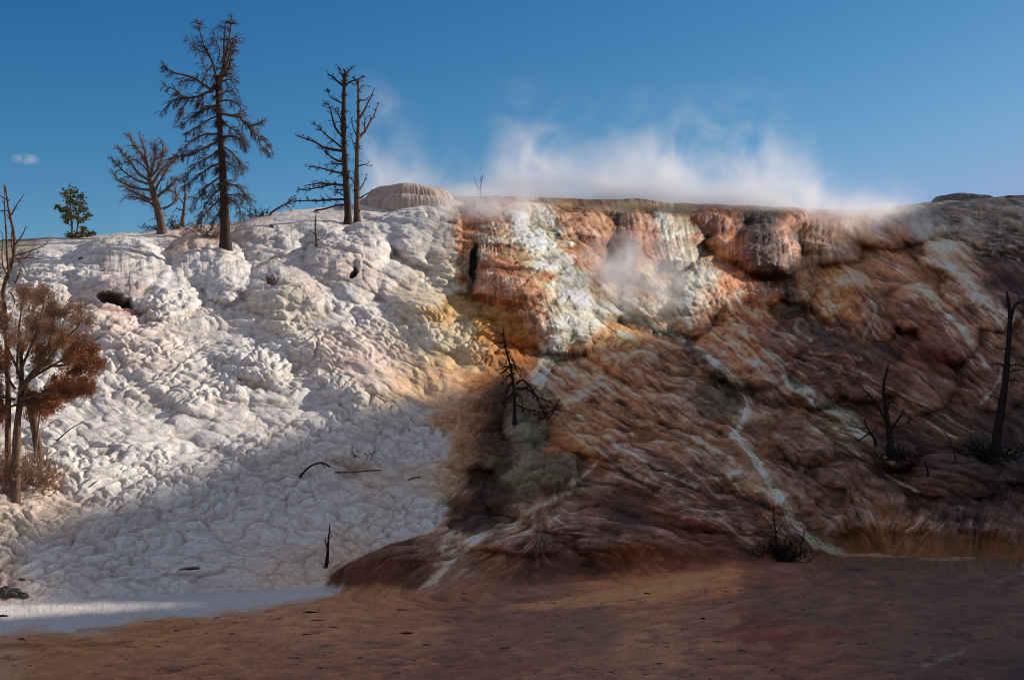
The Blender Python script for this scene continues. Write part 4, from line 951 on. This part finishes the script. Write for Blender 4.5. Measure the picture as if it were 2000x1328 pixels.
snag('dead_sapling', 'thin dark sapling rising from the round shrub at the foot of the right slope', 'dead sapling', [(1518,1090),(1516,1050),(1512,1015),(1510,985)], (2, .8), [(1,[(1516,1040),(1524,1030),(1530,1022)])], M_black, M_black, twn=6, twl=14, trunk_tw=40, lvl=1, tmin=.5)
snag('dead_sapling', 'smaller dark sapling on the right side of the round shrub', 'dead sapling', [(1562,1085),(1566,1060),(1572,1035)], (1.8, .8), [(1,[(1564,1062),(1556,1050)])], M_black, M_black, twn=6, twl=12, trunk_tw=20, lvl=1, tmin=.5)
shrub('dark_shrub', 'round dark dry shrub on the flat where the right slope ends', 'shrub', 1522, 1092, 105, 44, 70, M_black, minr=.55)
snag('sapling', 'little yellow-brown sapling on the grey hill top at the right', 'dead sapling', [(1912,424),(1912,414),(1911,404)], (1.5, .7), [], M_rustd, M_rustd, trunk_tw=16, twl=6, lvl=1)

# ------------------------------------------------------------------ rocks and bits
def rock(name, label, cat, px, py, rx, rz, mat, seed, group=None):
    b = surf(px, py); mpp = b.y / F
    import bmesh
    bm = bmesh.new(); bmesh.ops.create_icosphere(bm, subdivisions=4, radius=1)
    co = np.array([v_.co[:] for v_ in bm.verts])
    n_ = fbm(co[:, 0][None] * 1.3 + seed, co[:, 2][None] * 1.3 + co[:, 1][None], 500 + seed, 4)[0]
    co = co * (1 + .55 * n_)[:, None] * np.array([rx * mpp, rx * .8 * mpp, rz * mpp])
    for v_, c in zip(bm.verts, co): v_.co = c
    me = bpy.data.meshes.new(name); bm.to_mesh(me); bm.free(); me.materials.append(mat)
    o = bpy.data.objects.new(name, me); col.objects.link(o); o.location = b + Vector((0, 0, rz * .35 * mpp))
    return setprops(o, label, cat, group)
rock('rock', 'largest dark brown boulder at the foot of the white slope, left edge', 'rock', 16, 1160, 22, 12, M_rock, 1)
rock('rock', 'smaller rounded dark boulder right of the largest one, left edge', 'rock', 46, 1166, 10, 6, M_rock, 2)
rock('rock', 'small dark stone above the largest boulder at the left edge', 'rock', 42, 1132, 6, 3, M_rock, 3)
rock('rock', 'small dark stone on the crest right of the tallest tree', 'rock', 530, 444, 4, 3.5, M_rock, 4)
rock('rock', 'small dark stone on the white crest left of the big dome', 'rock', 158, 507, 5, 3, M_rock, 5)
rock('driftwood', 'flat dark piece of wood on the brown flat near the end of the white strip', 'driftwood', 606, 1196, 13, 2.5, M_black, 6)
rock('driftwood', 'small dark piece of wood on the brown flat, right of the white strip', 'driftwood', 796, 1236, 12, 2.2, M_black, 7)
rock('driftwood', 'small dark stick end on the white strip at the left edge', 'driftwood', 4, 1204, 10, 2.6, M_black, 8)
rock('rock', 'tiny dark stone on the brown flat right of centre', 'rock', 1372, 1209, 4, 2, M_black, 9)

# loose crumbs of crust and pebbles scattered over the flat
T = Tubes(); nfl = 0
for k in range(2400):
    a = random.uniform(-20, 2020); b = 1440 - (1440 - 1150) * random.random() ** .8 - random.uniform(0, 8)
    bb = float(np.interp(a, pxc, base))
    if b < bb + 8: continue
    jx = int(np.clip(np.searchsorted(pxc, a), 1, NX - 2))
    iy = int(np.clip(NH + (b - bb) / (1440 - bb) * NG, NH, NR - 3))
    if mW[iy, jx] > .4 and random.random() < .93: continue
    if vnoise(np.array([[a / 90]]), np.array([[b / 22]]), 77)[0, 0] < random.uniform(-.5, .35): continue
    c = np.array([Xf[iy, jx], Yf[iy, jx], Zf[iy, jx]]); mpp = c[1] / F
    r_ = min(5.0, random.paretovariate(2.2) * .8) * mpp; st_ = random.uniform(1.2, 3.2); an = random.uniform(0, 6.28)
    top = []; bot = []
    for q in range(5):
        t_ = an + q * 1.2566; ww = random.uniform(.7, 1.2) * r_
        bot.append(c + np.array([math.cos(t_) * ww * st_, math.sin(t_) * ww * 1.5, -.004])); top.append(c + np.array([math.cos(t_) * ww * st_ * .6, math.sin(t_) * ww * .9, r_ * random.uniform(.25, .7)]))
    n0 = T.n; T.v.append(np.array(bot + top)); T.n += 10
    for q in range(5): T.f.append((n0 + q, n0 + (q + 1) % 5, n0 + 5 + (q + 1) % 5, n0 + 5 + q))
    T.f.append(tuple(n0 + 5 + q for q in range(5)))
M_crumb = rough_mat('crust_crumbs', (.05, .026, .018), (.24, .13, .09), 1.3)
o = T.build('pebbles', M_crumb, None, False); setprops(o, 'small dark crumbs of crust and pebbles scattered over the brown flat', 'pebbles', kind='stuff')

# ------------------------------------------------------------------ fluted mounds on the crest
def mound(name, cpx, top, foot_py, halfw, Y, tiers, c1, c2, seed):
    m = rough_mat(name + '_stone', c1, c2, 1.6, stretch=(3, 3, .5), bump=.8, dist=.06)
    mpp = Y / F; V = []; Fc = []
    cen = P(cpx, foot_py, Y); na = 260; prof = tiers
    for (rr, hh) in prof:
        for k in range(na):
            a = k / na * 2 * math.pi
            fl = 1 + .012 * math.sin(a * 61 + 5 * math.sin(a * 5) + 3 * math.sin(a * 13)) * (1 if hh > .12 else .3) + .010 * math.sin(a * 97 + 7 * math.sin(a * 3)) + .05 * math.sin(a * 3 + seed) + .03 * math.sin(a * 8 + seed * 2)
            V.append((cen.x + rr * halfw * fl * math.cos(a) * mpp, cen.y + rr * halfw * .75 * fl * math.sin(a) * mpp, cen.z + hh * (foot_py - top) * mpp * (1 + .05 * math.sin(a * 4 + seed))))
    n = len(prof)
    for i in range(n - 1):
        for k in range(na):
            k2 = (k + 1) % na; Fc.append((i * na + k, i * na + k2, (i + 1) * na + k2, (i + 1) * na + k))
    Fc.append(tuple((n - 1) * na + k for k in range(na)))
    o = plain(name, V, Fc, m, None, True)
    return o
o = mound('travertine_mound', 795, 364, 404, 82, 76.5, [(1.42,-.6),(1.34,.0),(1.26,.14),(1.20,.22),(1.06,.27),(1.03,.36),(1.0,.50),(.95,.66),(.86,.80),(.74,.91),(.56,.97),(.3,1.0)], (.42,.31,.24), (.62,.50,.41), 1)
setprops(o, 'pale pinkish fluted terrace mound on the crest right of the close pair of trees', 'mound')
o = mound('travertine_mound', 1878, 383, 406, 60, 97, [(1.25,-1.0),(1.2,.0),(1.12,.25),(1.05,.5),(.97,.72),(.88,.88),(.78,.96),(.5,1.0)], (.10,.09,.08), (.22,.20,.185), 2.4)
setprops(o, 'low dark grey flat-topped mound on the crest at the right', 'mound')

# ------------------------------------------------------------------ steam and cloud
def box(name, x0, x1, y0, y1, z0, z1, mat):
    v_ = [(x, y, z) for x in (x0, x1) for y in (y0, y1) for z in (z0, z1)]
    return plain(name, v_, [(0, 1, 3, 2), (4, 6, 7, 5), (0, 4, 5, 1), (2, 3, 7, 6), (0, 2, 6, 4), (1, 5, 7, 3)], mat)
def ramp(N, pts, lo, hi):
    cr_ = N.new('ShaderNodeValToRGB'); cr_.color_ramp.interpolation = 'EASE'
    e = cr_.color_ramp.elements
    while len(e) < len(pts): e.new(.5)
    for el, (a, b) in zip(e, pts): el.position = (a - lo) / (hi - lo); el.color = (b, b, b, 1)
    return cr_
def mth(N, L, op, a, b=None, c=None, clamp=False):
    n = N.new('ShaderNodeMath'); n.operation = op; n.use_clamp = clamp
    for i, q in enumerate((a, b, c)):
        if q is None: continue
        if isinstance(q, (int, float)): n.inputs[i].default_value = q
        else: L.new(q, n.inputs[i])
    return n.outputs[0]
def steam_mat(name, Yd, px0, px1, amp, hgt, crestz, maxd, scale=.30, gamma=2.0, aniso=.55, face=False):
    """density = noise * exp(-height above the lip / H(x)); amp/hgt are ramps over x given at photo px on depth Yd"""
    m = bpy.data.materials.new(name); m.use_nodes = True; N = m.node_tree.nodes; L = m.node_tree.links
    N.remove(N['Principled BSDF'])
    ge = N.new('ShaderNodeNewGeometry'); sx = N.new('ShaderNodeSeparateXYZ'); L.new(ge.outputs['Position'], sx.inputs[0])
    x0 = P(px0, 400, Yd).x; x1 = P(px1, 400, Yd).x
    u = N.new('ShaderNodeMapRange'); u.inputs['From Min'].default_value = x0; u.inputs['From Max'].default_value = x1; L.new(sx.outputs['X'], u.inputs['Value'])
    ra_ = ramp(N, amp, px0, px1); L.new(u.outputs[0], ra_.inputs[0])
    rh = ramp(N, hgt, px0, px1); L.new(u.outputs[0], rh.inputs[0])
    rz = ramp(N, crestz, px0, px1); rz.color_ramp.interpolation = 'LINEAR'; L.new(u.outputs[0], rz.inputs[0])
    zc = mth(N, L, 'MULTIPLY', rz.outputs[0], 30.0)
    dz = mth(N, L, 'SUBTRACT', sx.outputs['Z'], zc)
    dzp = mth(N, L, 'MAXIMUM', dz, 0.0)
    Hh = mth(N, L, 'MULTIPLY', rh.outputs[0], 10.0)
    fall = mth(N, L, 'EXPONENT', mth(N, L, 'MULTIPLY', mth(N, L, 'DIVIDE', dzp, Hh), -1.0))
    # below the lip fade out
    dn = mth(N, L, 'MAXIMUM', mth(N, L, 'MULTIPLY', dz, -1.0), 0.0)
    fall = mth(N, L, 'MULTIPLY', fall, mth(N, L, 'EXPONENT', mth(N, L, 'MULTIPLY', dn, -1.1)))
    # front/back fade
    yc = Yd; yf = mth(N, L, 'SUBTRACT', 1.0, mth(N, L, 'POWER', mth(N, L, 'ABSOLUTE', mth(N, L, 'DIVIDE', mth(N, L, 'SUBTRACT', sx.outputs['Y'], yc), 4.6)), 2.0), clamp=True)
    mp = N.new('ShaderNodeMapping'); mp.inputs['Rotation'].default_value = (0, R(18), 0); mp.inputs['Scale'].default_value = (1.0, .8, .95)
    L.new(ge.outputs['Position'], mp.inputs['Vector'])
    nz = N.new('ShaderNodeTexNoise'); nz.inputs['Scale'].default_value = scale; nz.inputs['Detail'].default_value = 7; nz.inputs['Roughness'].default_value = .64; nz.inputs['Distortion'].default_value = 1.1
    L.new(mp.outputs[0], nz.inputs['Vector'])
    # higher above the lip only the peaks of the noise stay
    thr = mth(N, L, 'ADD', .38, mth(N, L, 'MULTIPLY', mth(N, L, 'MINIMUM', mth(N, L, 'DIVIDE', dzp, Hh), 3.5), .030))
    nn = mth(N, L, 'MAXIMUM', mth(N, L, 'SUBTRACT', nz.outputs['Fac'], thr), 0.0)
    nn = mth(N, L, 'POWER', mth(N, L, 'MULTIPLY', nn, 4.0), 1.5)
    lay = mth(N, L, 'MULTIPLY', mth(N, L, 'EXPONENT', mth(N, L, 'MULTIPLY', dzp, -1.1)), .22)
    nn = mth(N, L, 'ADD', nn, lay)
    d = mth(N, L, 'MULTIPLY', mth(N, L, 'MULTIPLY', nn, fall), mth(N, L, 'MULTIPLY', ra_.outputs[0], yf))
    d = mth(N, L, 'MULTIPLY', d, maxd)
    vs_ = N.new('ShaderNodeVolumeScatter'); vs_.inputs['Anisotropy'].default_value = aniso; vs_.inputs['Color'].default_value = (1.0, .975, .94, 1)
    L.new(d, vs_.inputs['Density']); L.new(vs_.outputs[0], N['Material Output'].inputs['Volume'])
    return m
def zpt(pxs, pys, Y): return [(a, P(a, b, Y).z / 30.0) for a, b in zip(pxs, pys)]
Yd = 85
m = steam_mat('steam_vapour', Yd, 690, 1830,
    [(690,0),(730,.32),(800,.4),(900,.38),(985,.95),(1150,.9),(1280,1.0),(1400,1.0),(1500,.9),(1570,.55),(1650,.3),(1760,.35),(1830,0)],
    [(690,.40),(740,.36),(860,.12),(930,.10),(1000,.22),(1150,.17),(1280,.20),(1400,.20),(1500,.24),(1600,.14),(1700,.08),(1830,.05)],
    zpt([690,800,1000,1200,1400,1600,1740,1830],[410,395,392,398,406,414,418,418], Yd), 1.6, scale=.30, aniso=.42)
xa, xb = P(690, 400, Yd).x, P(1830, 400, Yd).x
o = box('steam', xa, xb, 80.2, 90, 14, 27.5, m); setprops(o, 'bank of white steam rising behind the crest and drifting into the blue sky', 'steam', kind='stuff')
def puff(name, cpx, cpy, Y, rx, rz, ry, maxd, label, scale=.5, seed=0, kind='stuff', tone=(.97, .95, .93), ani=.3):
    c = P(cpx, cpy, Y); mpp = Y / F
    m = bpy.data.materials.new(name + '_vapour'); m.use_nodes = True; N = m.node_tree.nodes; L = m.node_tree.links
    N.remove(N['Principled BSDF'])
    tc = N.new('ShaderNodeTexCoord'); ge = N.new('ShaderNodeNewGeometry')
    ln_ = N.new('ShaderNodeVectorMath'); ln_.operation = 'LENGTH'; L.new(tc.outputs['Object'], ln_.inputs[0])
    fo = mth(N, L, 'SUBTRACT', 1.0, ln_.outputs['Value'], clamp=True); fo = mth(N, L, 'POWER', fo, .8)
    mp = N.new('ShaderNodeMapping'); mp.inputs['Location'].default_value = (seed * 3.1, 0, 0); mp.inputs['Rotation'].default_value = (0, R(20), 0); mp.inputs['Scale'].default_value = (1, .8, .7)
    L.new(ge.outputs['Position'], mp.inputs['Vector'])
    nz = N.new('ShaderNodeTexNoise'); nz.inputs['Scale'].default_value = scale; nz.inputs['Detail'].default_value = 5; nz.inputs['Roughness'].default_value = .6; nz.inputs['Distortion'].default_value = 1.0
    L.new(mp.outputs[0], nz.inputs['Vector'])
    nn = mth(N, L, 'POWER', mth(N, L, 'MULTIPLY', mth(N, L, 'MAXIMUM', mth(N, L, 'SUBTRACT', nz.outputs['Fac'], .38), 0), 4.0), 1.4)
    d = mth(N, L, 'MULTIPLY', mth(N, L, 'MULTIPLY', nn, fo), maxd)
    vs_ = N.new('ShaderNodeVolumeScatter'); vs_.inputs['Anisotropy'].default_value = ani; vs_.inputs['Color'].default_value = (*tone, 1)
    L.new(d, vs_.inputs['Density']); L.new(vs_.outputs[0], N['Material Output'].inputs['Volume'])
    import bmesh
    bm = bmesh.new(); bmesh.ops.create_icosphere(bm, subdivisions=3, radius=1.0)
    me = bpy.data.meshes.new(name); bm.to_mesh(me); bm.free(); me.materials.append(m)
    o = bpy.data.objects.new(name, me); col.objects.link(o); o.location = c; o.scale = (rx * mpp, ry, rz * mpp)
    return setprops(o, label, 'cloud' if 'cloud' in name else 'steam', kind=kind)
puff('steam', 1235, 560, surf(1235, 560).y - 1.2, 150, 120, 3.0, 1.0, 'thin steam drifting over the orange hollow in the middle of the slope', .8, 1)
puff('steam', 960, 405, surf(960, 420).y - .6, 150, 50, 3.0, .75, 'thin steam over the crest by the pale mound', .7, 2)
puff('steam', 1700, 440, surf(1700, 450).y - .6, 170, 45, 3.0, .9, 'thin steam over the orange lip at the right of the crest', .8, 3)
puff('cloud', 50, 311, 900, 34, 10, 12, .07, 'small faint white cloud low in the blue sky at the left', .12, 4, 'structure')

GR = {'dead_tree': 'dead trees of the slope', 'dry_shrub': 'dry shrubs and brush', 'dark_shrub': 'dark shrubs at the foot of snags', 'rock': 'small rocks', 'dead_branch': 'dead branches lying about',
      'driftwood': 'bits of dark wood on the flat', 'fallen_branch': 'fallen wood on the skyline', 'dead_sapling': 'thin dead saplings', 'dead_twigs': 'twigs on the white slope', 'stump': 'thin stumps'}
for o in list(col.objects):
    k_ = o.name.split('.')[0]
    if o.parent is None and k_ in GR: o['group'] = GR[k_]
# ------------------------------------------------------------------ render settings
scene.view_settings.view_transform = 'Standard'; scene.view_settings.look = 'None'; scene.view_settings.exposure = 0
cy = scene.cycles
cy.max_bounces = 5; cy.diffuse_bounces = 3; cy.glossy_bounces = 1; cy.volume_bounces = 3; cy.transparent_max_bounces = 6
cy.volume_step_rate = 1.0; cy.volume_max_steps = 96
cy.use_denoising = True
cy.filter_width = .95
